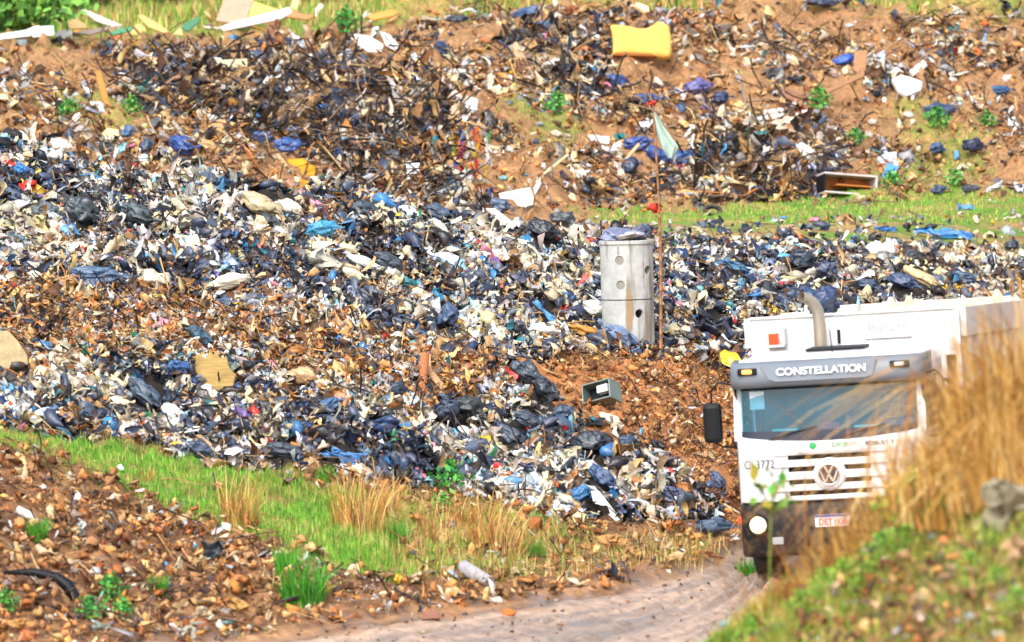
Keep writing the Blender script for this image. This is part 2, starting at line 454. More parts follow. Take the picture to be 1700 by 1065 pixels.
for c, nm, label in ((0, 'dirt_road', 'wet rutted dirt road curving past the truck'), (1, 'ground', 'brown soil mound and grass strip below the waste heap'),
                     (2, 'heap_terrain', 'sloping body of the main waste heap'), (3, 'rear_terrain', 'earth bank and grass rising behind the heap'),
                     (4, 'near_bank_terrain', 'grassy earth bank beside the road in front of the truck')):
    f = F[code == c].reshape(-1, 4)
    used, inv = np.unique(f, return_inverse=True)
    m = mesh_fast(nm, V[used], inv.reshape(-1, 4), col=tc3.reshape(-1, 3)[used], smooth=True, attrs={'lat': LAT.ravel()[used], 'along': ALONG.ravel()[used]})
    o = link(nm, m, rm if c == 0 else gm)
    tag(o, label, kind='structure')
# the land beyond the modelled part
gp = mesh_from('surrounding_land', [(-3000, -3000, -.6), (3000, -3000, -.6), (3000, 3000, -.6), (-3000, 3000, -.6)], [(0, 1, 2, 3)])
o = link('surrounding_land', gp, surf('far_land', base=C_soil2, rough=.9, vary=.3, vscale=.2, bump=0, coord='World'))
tag(o, 'brown open land stretching away around the dump', kind='structure')
# ------------------------------------------------------------------ shapes of refuse
def tri_fan_grid(nu, nv, wrap):
    """quads of an nu x nv vertex grid (u wraps when wrap)"""
    i, j = np.meshgrid(np.arange(nu if wrap else nu - 1), np.arange(nv - 1), indexing='ij')
    i = i.ravel(); j = j.ravel(); i2 = (i + 1) % nu
    return np.stack([i * nv + j, i2 * nv + j, i2 * nv + j + 1, i * nv + j + 1], 1)

def bag_shape(seed, nu=26, nv=20, neck=True, fold=1.0):
    """a tied bin bag lying on its side, neck towards +X, unit size about 1 long"""
    r = np.random.default_rng(seed)
    t = np.linspace(0, 1, nv); ph = np.linspace(0, 2 * math.pi, nu, endpoint=False)
    PH, T = np.meshgrid(ph, t, indexing='ij')
    body = np.sin(np.clip(T / (0.86 if neck else 1.0), 0, 1) * math.pi) ** 0.55
    if neck:
        body = np.maximum(body * (T < .86), 0)
        flare = np.interp(T, [0, .78, .86, .9, 1.0], [0, 0, .08, .10, .24])
        body = np.maximum(body, flare)
    k1, k2, k3 = r.integers(5, 8), r.integers(9, 13), r.integers(3, 5)
    warp = 0.6 * np.sin(T * r.uniform(4, 8) + r.uniform(0, 6))
    rid = lambda a: 1 - 2 * np.abs(np.sin(a))
    fs = np.interp(T, [0, .3, .7, 1], [.10, .05, .14, .35]) * fold
    rad = body * (1 + fs * rid(k1 * PH / 2 + warp) + fs * .6 * rid(k2 * PH / 2 - warp * 1.7 + 1) + .12 * np.sin(k3 * PH + 2) * np.sin(T * 5 + 1))
    X = (T - .45) * 1.15
    Y = rad * np.cos(PH) * .42; Z = rad * np.sin(PH) * .34
    P = np.stack([X.ravel(), Y.ravel(), Z.ravel()], 1)
    n1 = Noise(seed * 7 + 1, lo=.5, hi=1.3); n2 = Noise(seed * 7 + 2, lo=2, hi=4); n3 = Noise(seed * 7 + 3, lo=2, hi=4)
    d = .06 * n1(P, .6); e = .035 * (1 - 2 * np.abs(n2(P * [1, 2, 2], 1.3))) * fold
    rr = np.linalg.norm(P[:, 1:], axis=1) + 1e-6
    P[:, 1] += P[:, 1] / rr * (d + e) * np.minimum(1, rr * 6)
    P[:, 2] += P[:, 2] / rr * (d + e) * np.minimum(1, rr * 6)
    P[:, 0] += .05 * n3(P, .8)
    P[:, 1] += .12 * np.sin(P[:, 0] * r.uniform(1, 3) + r.uniform(0, 6))
    P[:, 2] = np.maximum(P[:, 2], -.2 + .02 * n1(P, .3))
    # close the blunt end
    V = np.vstack([P, P.reshape(nu, nv, 3)[:, 0].mean(0)[None]])
    F = tri_fan_grid(nu, nv, True)
    return V, F

def crumple(seed, n=9, m=7, amp=.16, aspect=.7, fold=1.0):
    """a crumpled sheet of film, paper or cloth draped over what lies below"""
    r = np.random.default_rng(seed)
    u, v = np.meshgrid(np.linspace(-.5, .5, n), np.linspace(-.5, .5, m) * aspect, indexing='ij')
    P = np.stack([u.ravel(), v.ravel(), np.zeros(u.size)], 1)
    P[:, :2] += r.normal(size=(len(P), 2)) * .25 / n
    a, b, c = Noise(seed + 50, lo=.5, hi=1.2), Noise(seed + 51, lo=1, hi=2.2), Noise(seed + 52, lo=.6, hi=1.6)
    h = (1 - 1.6 * np.abs(a(P, .8))) * amp + (1 - 2 * np.abs(b(P, .8))) * amp * .5 * fold
    e = np.maximum(np.abs(P[:, 0]) * 2, np.abs(P[:, 1]) * 2 / aspect)
    P[:, 2] = h - .22 * e ** 3 * amp / .16
    P[:, 0] += .10 * c(P, .7); P[:, 1] += .10 * c(P + 5, .7)
    P[:, 0] *= 1 - .25 * e ** 2 * r.uniform(0, 1)
    return P, tri_fan_grid(n, m, False)

def wad(seed, nu=8, nv=6, amp=.28, flat=.7):
    """a scrunched lump"""
    r = np.random.default_rng(seed)
    t = np.linspace(0.02, .98, nv) * math.pi; ph = np.linspace(0, 2 * math.pi, nu, endpoint=False)
    PH, T = np.meshgrid(ph, t, indexing='ij')
    d = np.stack([np.sin(T) * np.cos(PH), np.sin(T) * np.sin(PH), np.cos(T)], -1).reshape(-1, 3)
    nz = Noise(seed + 90, lo=.4, hi=1.1)
    rr = .45 * (1 + amp * (1 - 2 * np.abs(nz(d, 1.0))) + .08 * r.normal(size=len(d)))
    P = d * rr[:, None] * np.array([1.15, .85, flat])
    return P, tri_fan_grid(nu, nv, True)

def strip(seed, n=8, w=.12):
    r = np.random.default_rng(seed)
    t = np.linspace(0, 1, n)
    c = np.stack([t - .5, .12 * np.sin(t * r.uniform(3, 9) + r.uniform(0, 6)), .12 * np.sin(t * r.uniform(3, 8) + r.uniform(0, 6))], 1)
    tw = r.uniform(-2, 2) * t + r.uniform(0, 3)
    o = np.stack([0 * t, np.cos(tw), np.sin(tw)], 1) * (w * (0.6 + .5 * np.sin(t * 7 + seed)))[:, None]
    P = np.stack([c - o, c, c + o], 1)
    P[:, 1, 2] += w * .5
    return P.reshape(-1, 3), tri_fan_grid(n, 3, False)

def tube(pts, rad, ns=4):
    pts = np.asarray(pts, float); n = len(pts)
    rad = np.broadcast_to(np.asarray(rad, float), (n,))
    tan = np.gradient(pts, axis=0); tan /= np.linalg.norm(tan, axis=1)[:, None] + 1e-9
    up = np.array([.13, .31, .94]); a = np.cross(tan, up); a /= np.linalg.norm(a, axis=1)[:, None] + 1e-9
    b = np.cross(tan, a)
    ang = np.linspace(0, 2 * math.pi, ns, endpoint=False)
    ring = pts[None] + (np.cos(ang)[:, None, None] * a[None] + np.sin(ang)[:, None, None] * b[None]) * rad[None, :, None]
    P = ring.reshape(-1, 3)
    return P, tri_fan_grid(ns, n, True)

def twig(seed, n=6, curve=.25, rad=.02, ns=3):
    r = np.random.default_rng(seed)
    t = np.linspace(0, 1, n)
    pts = np.stack([t - .5, curve * np.sin(t * r.uniform(1.5, 5) + r.uniform(0, 6)) * .6, curve * np.sin(t * r.uniform(1, 4) + r.uniform(0, 6)) * .6], 1)
    pts -= pts.mean(0)
    return tube(pts, rad * (1.15 - .7 * t), ns)

def shard(seed, th=.05):
    """broken piece of board, tile or cardboard: five-cornered plate"""
    r = np.random.default_rng(seed)
    a = np.sort(r.uniform(0, 2 * math.pi, 5) * .25 + np.arange(5) * 2 * math.pi / 5)
    q = np.stack([np.cos(a) * .5 * r.uniform(.7, 1.1, 5), np.sin(a) * .33 * r.uniform(.7, 1.1, 5)], 1)
    bend = .3 * q[:, 0] ** 2 * r.choice([-1, 1])
    top = np.column_stack([q, bend + th / 2]); bot = np.column_stack([q * .98, bend - th / 2])
    V = np.vstack([top, bot])
    # quads only: top as two quads sharing a corner, sides
    F = [(0, 1, 2, 3), (0, 3, 4, 4), (8, 7, 6, 5), (9, 9, 8, 5)] + [(i, i + 5, (i + 1) % 5 + 5, (i + 1) % 5) for i in range(5)]
    return V, np.array(F)

def lump(seed, nu=6, nv=5):
    P, F = wad(seed, nu, nv, amp=.30, flat=.7)
    r = np.random.default_rng(seed + 3)
    P = P + r.normal(size=P.shape) * .06
    return P, F

def fix_degenerate(V, F):
    """split quads with a doubled corner so that every face is a clean quad"""
    bad = np.array([len(set(f)) < 4 for f in F])
    if not bad.any(): return V, F
    V = list(map(tuple, V)); out = [f for f, b in zip(F, bad) if not b]
    for f in F[bad]:
        q = []
        [q.append(x) for x in f if x not in q]
        a, b, c = (np.array(V[i]) for i in q)
        V.append(tuple((b + c) / 2)); out.append(np.array([q[0], q[1], len(V) - 1, q[2]]))
    return np.array(V), np.array(out)

def lib(fn, count, **kw):
    out = []
    for i in range(count):
        V, F = fn(i * 13 + 5, **kw)
        out.append(fix_degenerate(V, F))
    return out
L_sheet = lib(crumple, 16, n=7, m=6, amp=.2)
L_sheet_small = lib(crumple, 16, n=5, m=4, amp=.2)
L_sheet_big = lib(crumple, 10, n=10, m=8, amp=.16)
L_wad = lib(wad, 12)
L_bag_small = lib(bag_shape, 8, nu=10, nv=8)
L_strip = lib(strip, 10)
L_twig = lib(twig, 10)
L_shard = lib(shard, 10)
L_lump = lib(lump, 12)

def frames(N, yaw, tilt, roll):
    """rotation matrices: Z to the normal N, then spin and a random tilt"""
    n = len(N)
    z = N / np.linalg.norm(N, axis=1)[:, None]
    x0 = np.stack([np.cos(yaw), np.sin(yaw), np.zeros(n)], 1)
    y = np.cross(z, x0); y /= np.linalg.norm(y, axis=1)[:, None]
    x = np.cross(y, z)
    B = np.stack([x, y, z], 2)
    ct, st, cr, sr = np.cos(tilt), np.sin(tilt), np.cos(roll), np.sin(roll)
    Ry = np.zeros((n, 3, 3)); Ry[:, 0, 0] = ct; Ry[:, 0, 2] = st; Ry[:, 1, 1] = 1; Ry[:, 2, 0] = -st; Ry[:, 2, 2] = ct
    Rx = np.zeros((n, 3, 3)); Rx[:, 0, 0] = 1; Rx[:, 1, 1] = cr; Rx[:, 1, 2] = -sr; Rx[:, 2, 1] = sr; Rx[:, 2, 2] = cr
    return B @ Ry @ Rx

def scatter(name, library, pos, N, size, col, mat, tiltamp=.5, smooth=False, aspect=None, label=None, cat=None, lift=0.05, yaw=None):
    n = len(pos)
    if n == 0: return None
    yaw = rng.uniform(0, 2 * math.pi, n) if yaw is None else yaw
    Rm = frames(N, yaw, rng.normal(0, tiltamp, n), rng.normal(0, tiltamp, n))
    sc = size[:, None] * (np.ones((n, 3)) if aspect is None else aspect)
    which = rng.integers(0, len(library), n)
    Vs, Fs, Cs, off = [], [], [], 0
    for k, (V, F) in enumerate(library):
        ix = np.where(which == k)[0]
        if len(ix) == 0: continue
        W = np.einsum('nij,nvj->nvi', Rm[ix], V[None] * sc[ix][:, None, :]) + (pos[ix] + N[ix] * (size[ix] * lift)[:, None])[:, None, :]
        nv = len(V)
        Fk = F[None] + (np.arange(len(ix)) * nv)[:, None, None] + off
        Vs.append(W.reshape(-1, 3)); Fs.append(Fk.reshape(-1, 4)); Cs.append(np.repeat(col[ix], nv, 0)); off += len(ix) * nv
    m = mesh_fast(name, np.concatenate(Vs), np.concatenate(Fs), col=np.concatenate(Cs), smooth=smooth)
    o = link(name, m, mat)
    tag(o, label, cat, kind='stuff')
    return o

# palettes as they look in the photograph (sRGB), weight
PAL = {
 'dark': [((26, 32, 44), 5), ((16, 18, 24), 5), ((40, 54, 78), 5), ((60, 76, 102), 5), ((34, 38, 42), 3), ((24, 54, 96), 2), ((84, 96, 118), 2)],
 'pale': [((216, 208, 190), 5), ((204, 188, 158), 5), ((226, 224, 220), 4), ((184, 172, 150), 4), ((200, 208, 216), 3), ((222, 200, 156), 4), ((164, 156, 146), 4), ((170, 182, 196), 2)],
 'brown': [((150, 112, 72), 5), ((184, 144, 94), 6), ((112, 78, 52), 5), ((208, 172, 118), 4), ((84, 60, 44), 4), ((192, 130, 66), 2)],
 'accent': [((52, 120, 176), 6), ((90, 156, 196), 4), ((36, 120, 130), 3), ((40, 128, 88), 2), ((214, 178, 48), 3), ((196, 48, 44), 2), ((214, 110, 50), 2), ((206, 130, 150), 1.5), ((130, 190, 200), 3), ((110, 90, 150), 1)],
 'grey': [((120, 120, 122), 4), ((90, 92, 96), 3), ((150, 150, 150), 3), ((74, 66, 60), 4)],
 'soil': [((158, 116, 78), 5), ((134, 94, 62), 5), ((102, 70, 48), 4), ((182, 142, 100), 3), ((200, 172, 134), 2), ((172, 106, 62), 1.5), ((132, 120, 110), 1)],
 'ochre': [((200, 134, 76), 5), ((216, 154, 92), 4), ((168, 104, 58), 4), ((228, 180, 120), 2), ((140, 86, 50), 3)],
 'twig': [((62, 50, 44), 6), ((40, 33, 31), 7), ((88, 72, 58), 4), ((134, 112, 86), 1.5)],
}
for k in PAL:
    PAL[k] = (np.array([lin(c) for c, w in PAL[k]]), np.array([w for c, w in PAL[k]], float))
def pick(mix, n):
    """mix: {palette: weight}"""
    ks = list(mix); w = np.array([mix[k] for k in ks], float); w /= w.sum()
    ch = rng.choice(len(ks), n, p=w)
    out = np.zeros((n, 3))
    for i, k in enumerate(ks):
        m = ch == i; c, cw = PAL[k]
        out[m] = c[rng.choice(len(c), m.sum(), p=cw / cw.sum())]
    return np.clip(out * rng.uniform(.75, 1.2, (n, 1)) * rng.uniform(.93, 1.07, (n, 3)), 0, .9)

CL1, CL2 = Noise(31, lo=.5, hi=1.5), Noise(32, lo=.5, hi=1.5)
def pick_at(mix, pos, strength=.75):
    """like pick(), but colours gather in patches a metre or so across"""
    a = CL1(pos * [1, .6, 1], 1.5) * strength; b = CL2(pos * [1, .6, 1], 2.2) * strength
    ks = list(mix)
    f = {'dark': np.exp(1.0 * a), 'grey': np.exp(.5 * a), 'pale': np.exp(-.9 * a), 'brown': np.exp(.9 * b), 'accent': np.exp(-.4 * b)}
    W = np.stack([mix[k] * f.get(k, np.ones(len(pos))) for k in ks], 1); W = W.cumsum(1) / W.sum(1)[:, None]
    ch = (rng.uniform(0, 1, (len(pos), 1)) > W).sum(1)
    out = np.zeros((len(pos), 3))
    for i, k in enumerate(ks):
        m = ch == i; c, cw = PAL[k]
        out[m] = c[rng.choice(len(c), m.sum(), p=cw / cw.sum())]
    return np.clip(out * rng.uniform(.75, 1.2, (len(pos), 1)) * rng.uniform(.93, 1.07, (len(pos), 3)), 0, .9)


def sample(n, x0=-60, y0=0, x1=1760, y1=1075, jit=14, keep=None):
    """n spots spread evenly over what the photograph shows of the terrain"""
    px = rng.uniform(x0, x1, n); py = rng.uniform(y0, y1, n)
    d = hit(px, py)
    ok = ~np.isnan(d)
    px, py, d = px[ok], py[ok], d[ok]
    x, y, z = ray(px, py, d)
    z = height(x, y)
    t = bil(TC, x, y); bk = bil(_bank, x, y)
    qx = px + rng.normal(0, jit, len(px)); qy = py + rng.normal(0, jit * .4, len(px))
    return dict(px=px, py=py, qx=qx, qy=qy, d=d, pos=np.stack([x, y, z], 1), t=t, bank=bk > .5)
def sub(s, m):
    return {k: v[m] for k, v in s.items()}
def thin(s, k):
    ix = rng.permutation(len(s['px']))[:k]
    return {kk: v[ix] for kk, v in s.items()}

FOOT = []
# ------------------------------------------------------------------ helpers for built things
def bm_box(bm, x0, x1, y0, y1, z0, z1, bev=0.0):
    r = bmesh.ops.create_cube(bm, size=1)
    vs = r['verts']
    for v in vs:
        v.co = Vector(((x0 + x1) / 2 + v.co.x * (x1 - x0), (y0 + y1) / 2 + v.co.y * (y1 - y0), (z0 + z1) / 2 + v.co.z * (z1 - z0)))
    if bev > 0:
        es = list({e for v in vs for e in v.link_edges})
        bmesh.ops.bevel(bm, geom=es, offset=bev, segments=2, affect='EDGES', profile=.6)
def bm_mesh(name, bm, smooth=False):
    m = bpy.data.meshes.new(name); bm.to_mesh(m); bm.free()
    if smooth:
        m.polygons.foreach_set("use_smooth", [True] * len(m.polygons))
    return m
def box(name, dims, mat, parent, bev=0.01, loc=None, rot=None, label=None):
    bm = bmesh.new(); x0, x1, y0, y1, z0, z1 = dims
    bm_box(bm, *dims, bev=bev)
    o = link(name, bm_mesh(name, bm), mat, parent)
    if loc: o.location = loc
    if rot: o.rotation_euler = rot
    if label: o['label'] = label
    return o
def boxes(name, dl, mat, parent, bev=0.01):
    bm = bmesh.new()
    for d in dl: bm_box(bm, *d, bev=bev)
    return link(name, bm_mesh(name, bm), mat, parent)
def tubeobj(name, pts, rad, mat, parent=None, ns=8, smooth=True, cap=False):
    P, F = tube(pts, rad, ns)
    F = [tuple(f) for f in F]
    n = len(pts)
    if cap:
        F += [tuple(i * n for i in range(ns)), tuple(i * n + n - 1 for i in reversed(range(ns)))]
    return link(name, mesh_from(name, P, F, smooth), mat, parent)
def lathe(name, prof, mat, parent, axis='Y', n=24, smooth=True):
    """profile of (radius, position along the axis)"""
    P = []; m = len(prof)
    for i in range(n):
        a = 2 * math.pi * i / n
        for r_, h in prof:
            c, s_ = r_ * math.cos(a), r_ * math.sin(a)
            P.append((c, h, s_) if axis == 'Y' else ((c, s_, h) if axis == 'Z' else (h, c, s_)))
    return link(name, mesh_from(name, P, tri_fan_grid(n, m, True), smooth), mat, parent)
def plain(name, col, rough=.5, metal=0.0, spec=.5, emit=None, estr=0, vary=.06, dirt=0.0, dscale=2.0, coat=0):
    m = surf(name, base=col, rough=rough, vary=vary, vscale=3, dirt=dirt, dscale=dscale, dirt_col=lin((150, 118, 84)), bump=0.04, bscale=6, metal=metal, spec=spec, rvar=.06)
    b = m.node_tree.nodes['Principled BSDF']
    b.inputs['Coat Weight'].default_value = coat
    if emit:
        b.inputs['Emission Color'].default_value = (*emit, 1); b.inputs['Emission Strength'].default_value = estr
    return m
def text(name, s, size, loc, rot, mat, parent, extrude=.003, xscale=1.0, align='CENTER', shear=0.0, bold=0.0):
    c = bpy.data.curves.new(name, 'FONT'); c.body = s; c.size = size; c.extrude = extrude; c.align_x = align; c.align_y = 'CENTER'; c.shear = shear; c.offset = bold
    c.materials.append(mat)
    t_ = bpy.data.objects.new(name, c); COL.objects.link(t_); bpy.context.view_layer.update()
    me = bpy.data.meshes.new_from_object(t_.evaluated_get(bpy.context.evaluated_depsgraph_get()))
    bpy.data.objects.remove(t_); bpy.data.curves.remove(c); me.name = name
    o = bpy.data.objects.new(name, me); COL.objects.link(o); o.parent = parent; o.location = loc; o.rotation_euler = rot; o.scale = (xscale, 1, 1)
    return o

# ------------------------------------------------------------------ the refuse truck
WHITE = plain('truck_white_paint', (.69, .70, .72), rough=.35, dirt=.42, dscale=1.6, coat=.3)
WHITE2 = plain('truck_white_body_paint', (.68, .69, .70), rough=.5, dirt=.35, dscale=1.0)
CREAM = plain('truck_dusty_cream', lin((226, 216, 186)), rough=.7, dirt=.5)
VISOR = plain('visor_grey', lin((104, 114, 124)), rough=.45, dirt=.2)
VISOR2 = plain('visor_panel_grey', lin((118, 128, 140)), rough=.45)
BLACK = plain('black_plastic', (.005, .006, .009), rough=.5, dirt=.0, spec=.25)
NAVY = plain('windscreen_frit', (.008, .012, .03), rough=.25)
CHROME = plain('chrome', (.75, .74, .72), rough=.18, metal=1.0)
STEEL = plain('exhaust_steel', lin((176, 166, 150)), rough=.45, metal=.6, dirt=.4)
LETTER = plain('letter_silver', (.72, .75, .78), rough=.4)
GREENP = plain('green_print', lin((40, 160, 84)), rough=.5)
GREYP = plain('grey_print', lin((150, 156, 160)), rough=.5)
DARKP = plain('dark_print', lin((40, 46, 60)), rough=.5)
REDP = plain('red_print', lin((196, 40, 50)), rough=.5)
BLUEP = plain('plate_blue', lin((40, 40, 130)), rough=.4)
PLATE = plain('plate_white', (.75, .74, .76), rough=.4)
ORANGE = plain('orange_lens', lin((226, 70, 16)), rough=.3)
AMBER = plain('amber_lit_lens', lin((255, 150, 50)), rough=.3, emit=(1, .45, .08), estr=1.6)
LAMPON = plain('headlight_lit', (.4, .36, .28), rough=.3, emit=(1, .80, .42), estr=1.0)
RUBBER = M['rubber']
def glass_mat():
    m, N, L, b = new_mat('tinted_glass_painted_sky')
    N.remove(b)
    tr = N.new('ShaderNodeBsdfTransparent'); tr.inputs[0].default_value = (.50, .78, .85, 1)
    gl = N.new('ShaderNodeBsdfGlossy'); gl.inputs['Roughness'].default_value = .04; gl.inputs['Color'].default_value = (.85, .95, 1, 1)
    df = N.new('ShaderNodeBsdfDiffuse')  # teal diffuse share paints the sky's reflection into the glass colour
    nz = N.new('ShaderNodeTexNoise'); nz.inputs['Scale'].default_value = 1.5; nz.inputs['Detail'].default_value = 6
    tc = N.new('ShaderNodeTexCoord'); L.new(tc.outputs['Object'], nz.inputs['Vector'])
    cr = N.new('ShaderNodeMapRange'); cr.inputs[1].default_value = .3; cr.inputs[2].default_value = .7; cr.inputs[3].default_value = .7; cr.inputs[4].default_value = 1.2
    L.new(nz.outputs['Fac'], cr.inputs[0])
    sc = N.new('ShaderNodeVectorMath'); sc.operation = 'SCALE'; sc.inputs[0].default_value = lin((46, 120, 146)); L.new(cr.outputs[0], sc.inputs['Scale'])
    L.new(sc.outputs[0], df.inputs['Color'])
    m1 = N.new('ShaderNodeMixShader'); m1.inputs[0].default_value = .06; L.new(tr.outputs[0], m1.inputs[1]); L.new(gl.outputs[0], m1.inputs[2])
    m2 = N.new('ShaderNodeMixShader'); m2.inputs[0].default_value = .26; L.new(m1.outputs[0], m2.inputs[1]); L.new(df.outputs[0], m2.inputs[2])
    L.new(m2.outputs[0], N['Material Output'].inputs[0])
    return m
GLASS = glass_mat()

TR_X, TR_Y = float(ray(1377, 790, 70.0)[0]) + .075, 70.0
truck = empty('garbage_truck', (TR_X, TR_Y, -.06), (0, R(-2.3), R(-12)))
tag(truck, 'white garbage truck with its headlight on, coming along the dirt road', 'truck')
W = 1.19; RC = .22
def yf(x, z):
    base = 0.0 if z < 1.8 else (z - 1.8) * .16
    ax = abs(x)
    if ax > W - RC:
        q = min(1, (ax - (W - RC)) / RC); base += RC * (1 - math.sqrt(max(0, 1 - q * q)))
    return base + .03 * (ax / W) ** 2
# cab front panel with a real opening for the grille
xs = [-1.18, -1.165, -1.13, -1.08, -1.02, -.96, -.85, -.70, -.53, -.36, -.18, 0, .17, .34, .50, .66, .82, .96, 1.02, 1.08, 1.13, 1.165, 1.18]
zs = [1.07, 1.09, 1.133, 1.26, 1.39, 1.52, 1.637, 1.70, 1.76]
def front_top(x): return 1.80 + .085 * (x / 1.1) ** 2
P_, idx = [], {}
for i, x in enumerate(xs):
    for j, z in enumerate(zs + [None]):
        z = front_top(x) if z is None else z
        idx[i, j] = len(P_); P_.append((x, yf(x, z), z))
Fc = []
for i in range(len(xs) - 1):
    for j in range(len(zs)):
        if xs[i] >= -.531 and xs[i + 1] <= .501 and zs[j] >= 1.13 and j < len(zs) - 1 and zs[j + 1] <= 1.64: continue
        Fc.append((idx[i, j], idx[i + 1, j], idx[i + 1, j + 1], idx[i, j + 1]))
m = mesh_from('front_panel', P_, Fc, True)
fp = link('front_panel', m, WHITE, truck)
so = fp.modifiers.new('thickness', 'SOLIDIFY'); so.thickness = .03; so.offset = -1
# cab sides, floor, back, roof
for sx in (-1, 1):
    d = box('door', (sx * W - .02 if sx > 0 else sx * W, sx * W if sx > 0 else sx * W + .02, .24, 1.5, .95, 1.86), WHITE, truck, .008)
    boxes('door_handle', [(sx * W - .0, sx * W + sx * .03, 1.25, 1.4, 1.55, 1.6)] if sx > 0 else [(sx * W - .03, sx * W, 1.25, 1.4, 1.55, 1.6)], BLACK, d, .006)
    boxes('side_panel', [(min(sx * W, sx * (W - .03)), max(sx * W, sx * (W - .03)), 1.503, 1.9, .95, 2.5), (min(sx * W, sx * (W - .03)), max(sx * W, sx * (W - .03)), .8, 1.5, .55, .947)], WHITE, truck, .005)
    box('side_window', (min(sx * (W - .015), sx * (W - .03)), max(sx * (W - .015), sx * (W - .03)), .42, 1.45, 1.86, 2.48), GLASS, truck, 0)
    # windscreen pillar
    pts = [(sx * (W - .045), yf(sx * (W - .02), z) + .03, z) for z in (1.84, 2.0, 2.2, 2.4, 2.52)]
    bm = bmesh.new()
    prev = None
    for (x, y, z) in pts:
        ring = [bm.verts.new((x + a, y + b, z)) for a, b in ((-.055, -.05), (.045, -.01), (.045, .12), (-.03, .12))]
        if prev:
            for q in range(4): bm.faces.new((prev[q], prev[(q + 1) % 4], ring[(q + 1) % 4], ring[q]))
        prev = ring
    link('windscreen_pillar', bm_mesh('windscreen_pillar', bm), WHITE, truck)
    box('window_frame', (min(sx * W, sx * (W - .035)), max(sx * W, sx * (W - .035)), .24, .40, 1.861, 2.5), BLACK, truck, .004)
box('cab_back', (-W + .03, W - .03, 1.88, 1.91, .9, 2.80), WHITE, truck, .003)
box('cab_lining', (-W + .045, W - .045, 1.84, 1.876, 1.0, 2.5), BLACK, truck, 0)
box('ceiling_lining', (-W + .05, W - .05, .35, 1.83, 2.45, 2.49), BLACK, truck, 0)
box('cab_floor', (-W + .04, W - .04, .1, 1.87, .95, 1.0), BLACK, truck, 0)
# roof: smooth hood over the cab
def plan(off=0.0, yb=1.95, rc=RC):
    w = W + off; r_ = rc
    pts = [(-w, yb), (-w, .9), (-w, r_)]
    pts += [(-w + r_ - r_ * math.cos(a), r_ - r_ * math.sin(a)) for a in np.linspace(.25, 1.3, 5)]
    pts += [(-w + r_, 0), (-.6, -.01), (0, -.02), (.6, -.01), (w - r_, 0)]
    pts += [(w - r_ + r_ * math.sin(a), r_ - r_ * math.cos(a)) for a in np.linspace(.25, 1.3, 5)]
    pts += [(w, r_), (w, .9), (w, yb)]
    return pts
pl = plan(0)
lv = [(2.502, 0, .11), (2.66, .0, .14), (2.77, -.015, .18), (2.82, -.07, .27), (2.85, -.2, .42), (2.86, -.5, .75)]
P_ = []
for z, off, y0 in lv:
    for x, y in pl:
        P_.append((x * (1 + off / W), y0 + (y - 0) * (1.95 - y0) / 1.95 + (off * .4 if y > 1.9 else 0), z))
n_ = len(pl)
Fr = [(k_ * n_ + i, k_ * n_ + i + 1, (k_ + 1) * n_ + i + 1, (k_ + 1) * n_ + i) for k_ in range(len(lv) - 1) for i in range(n_ - 1)]
Fr.append(tuple((len(lv) - 1) * n_ + i for i in range(n_)))
link('roof', mesh_from('roof', P_, Fr, True), WHITE, truck)
box('roof_hatch', (-.38, .36, .95, 1.5, 2.862, 2.90), BLACK, truck, .02)
# grey sun visor wrapping the top of the windscreen
P_ = []
vis = [(2.485, .02), (2.505, -.055), (2.59, -.075), (2.71, -.055), (2.785, .0), (2.81, .07)]
pv = plan(.02, yb=.62)
for z, yo in vis:
    for x, y in pv: P_.append((x, y + yo + .03 if y < .5 else y, z + (.0)))
n_ = len(pv)
Fv = [(k_ * n_ + i, k_ * n_ + i + 1, (k_ + 1) * n_ + i + 1, (k_ + 1) * n_ + i) for k_ in range(len(vis) - 1) for i in range(n_ - 1)]
vz = link('sun_visor', mesh_from('sun_visor', P_, Fv, True), VISOR, truck)
so = vz.modifiers.new('thickness', 'SOLIDIFY'); so.thickness = .02; so.offset = -1
# raised badge field and lettering
bm = bmesh.new()
q = [(-.80, 2.775), (.66, 2.775), (.60, 2.59), (.52, 2.56), (-.60, 2.56), (-.69, 2.59)]
fr = [bm.verts.new((x, -.058 - (2.775 - z) * .05, z)) for x, z in q]; bk_ = [bm.verts.new((x, -.02, z)) for x, z in q]
bm.faces.new(list(reversed(fr)))
for i in range(6): bm.faces.new((fr[i], fr[(i + 1) % 6], bk_[(i + 1) % 6], bk_[i]))
bmesh.ops.recalc_face_normals(bm, faces=bm.faces)
link('badge_panel', bm_mesh('badge_panel', bm), VISOR2, vz)
text('lettering', 'CONSTELLATION', .125, (-.03, -.083, 2.675), (R(90), 0, 0), LETTER, vz, .006, xscale=1.13, bold=.004)
def lampbox(x, mat):
    h = box('marker_lamp_housing', (x - .12, x + .12, -.07, .05, 2.66, 2.74), BLACK, truck, .012)
    box('marker_lamp', (x - .06, x + .06, -.085, -.05, 2.675, 2.725), mat, h, .012)
lampbox(-.96, AMBER); lampbox(.94, plain('clear_lens', (.5, .52, .5), rough=.2))
# windscreen and black band
P_ = []
gx = np.linspace(-1.10, 1.10, 21)
for x in gx:
    for z in (1.78, 1.95, 2.1, 2.3, 2.5):
        P_.append((x, yf(x, z) + .035, z))
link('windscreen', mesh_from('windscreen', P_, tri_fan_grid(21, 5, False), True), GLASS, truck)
P_ = []
for x in gx:
    for z in (front_top(x) - .02, front_top(x) + .03, 1.935 + .02 * (x / 1.1) ** 2):
        P_.append((x, yf(x, z) + .028, z))
link('windscreen_band', mesh_from('windscreen_band', P_, tri_fan_grid(21, 3, False), True), NAVY, truck)
P_ = []
for x in gx:
    for z in (2.455, 2.52):
        P_.append((x, yf(x, z) + .028, z))
link('windscreen_header', mesh_from('windscreen_header', P_, tri_fan_grid(21, 2, False), True), BLACK, truck)
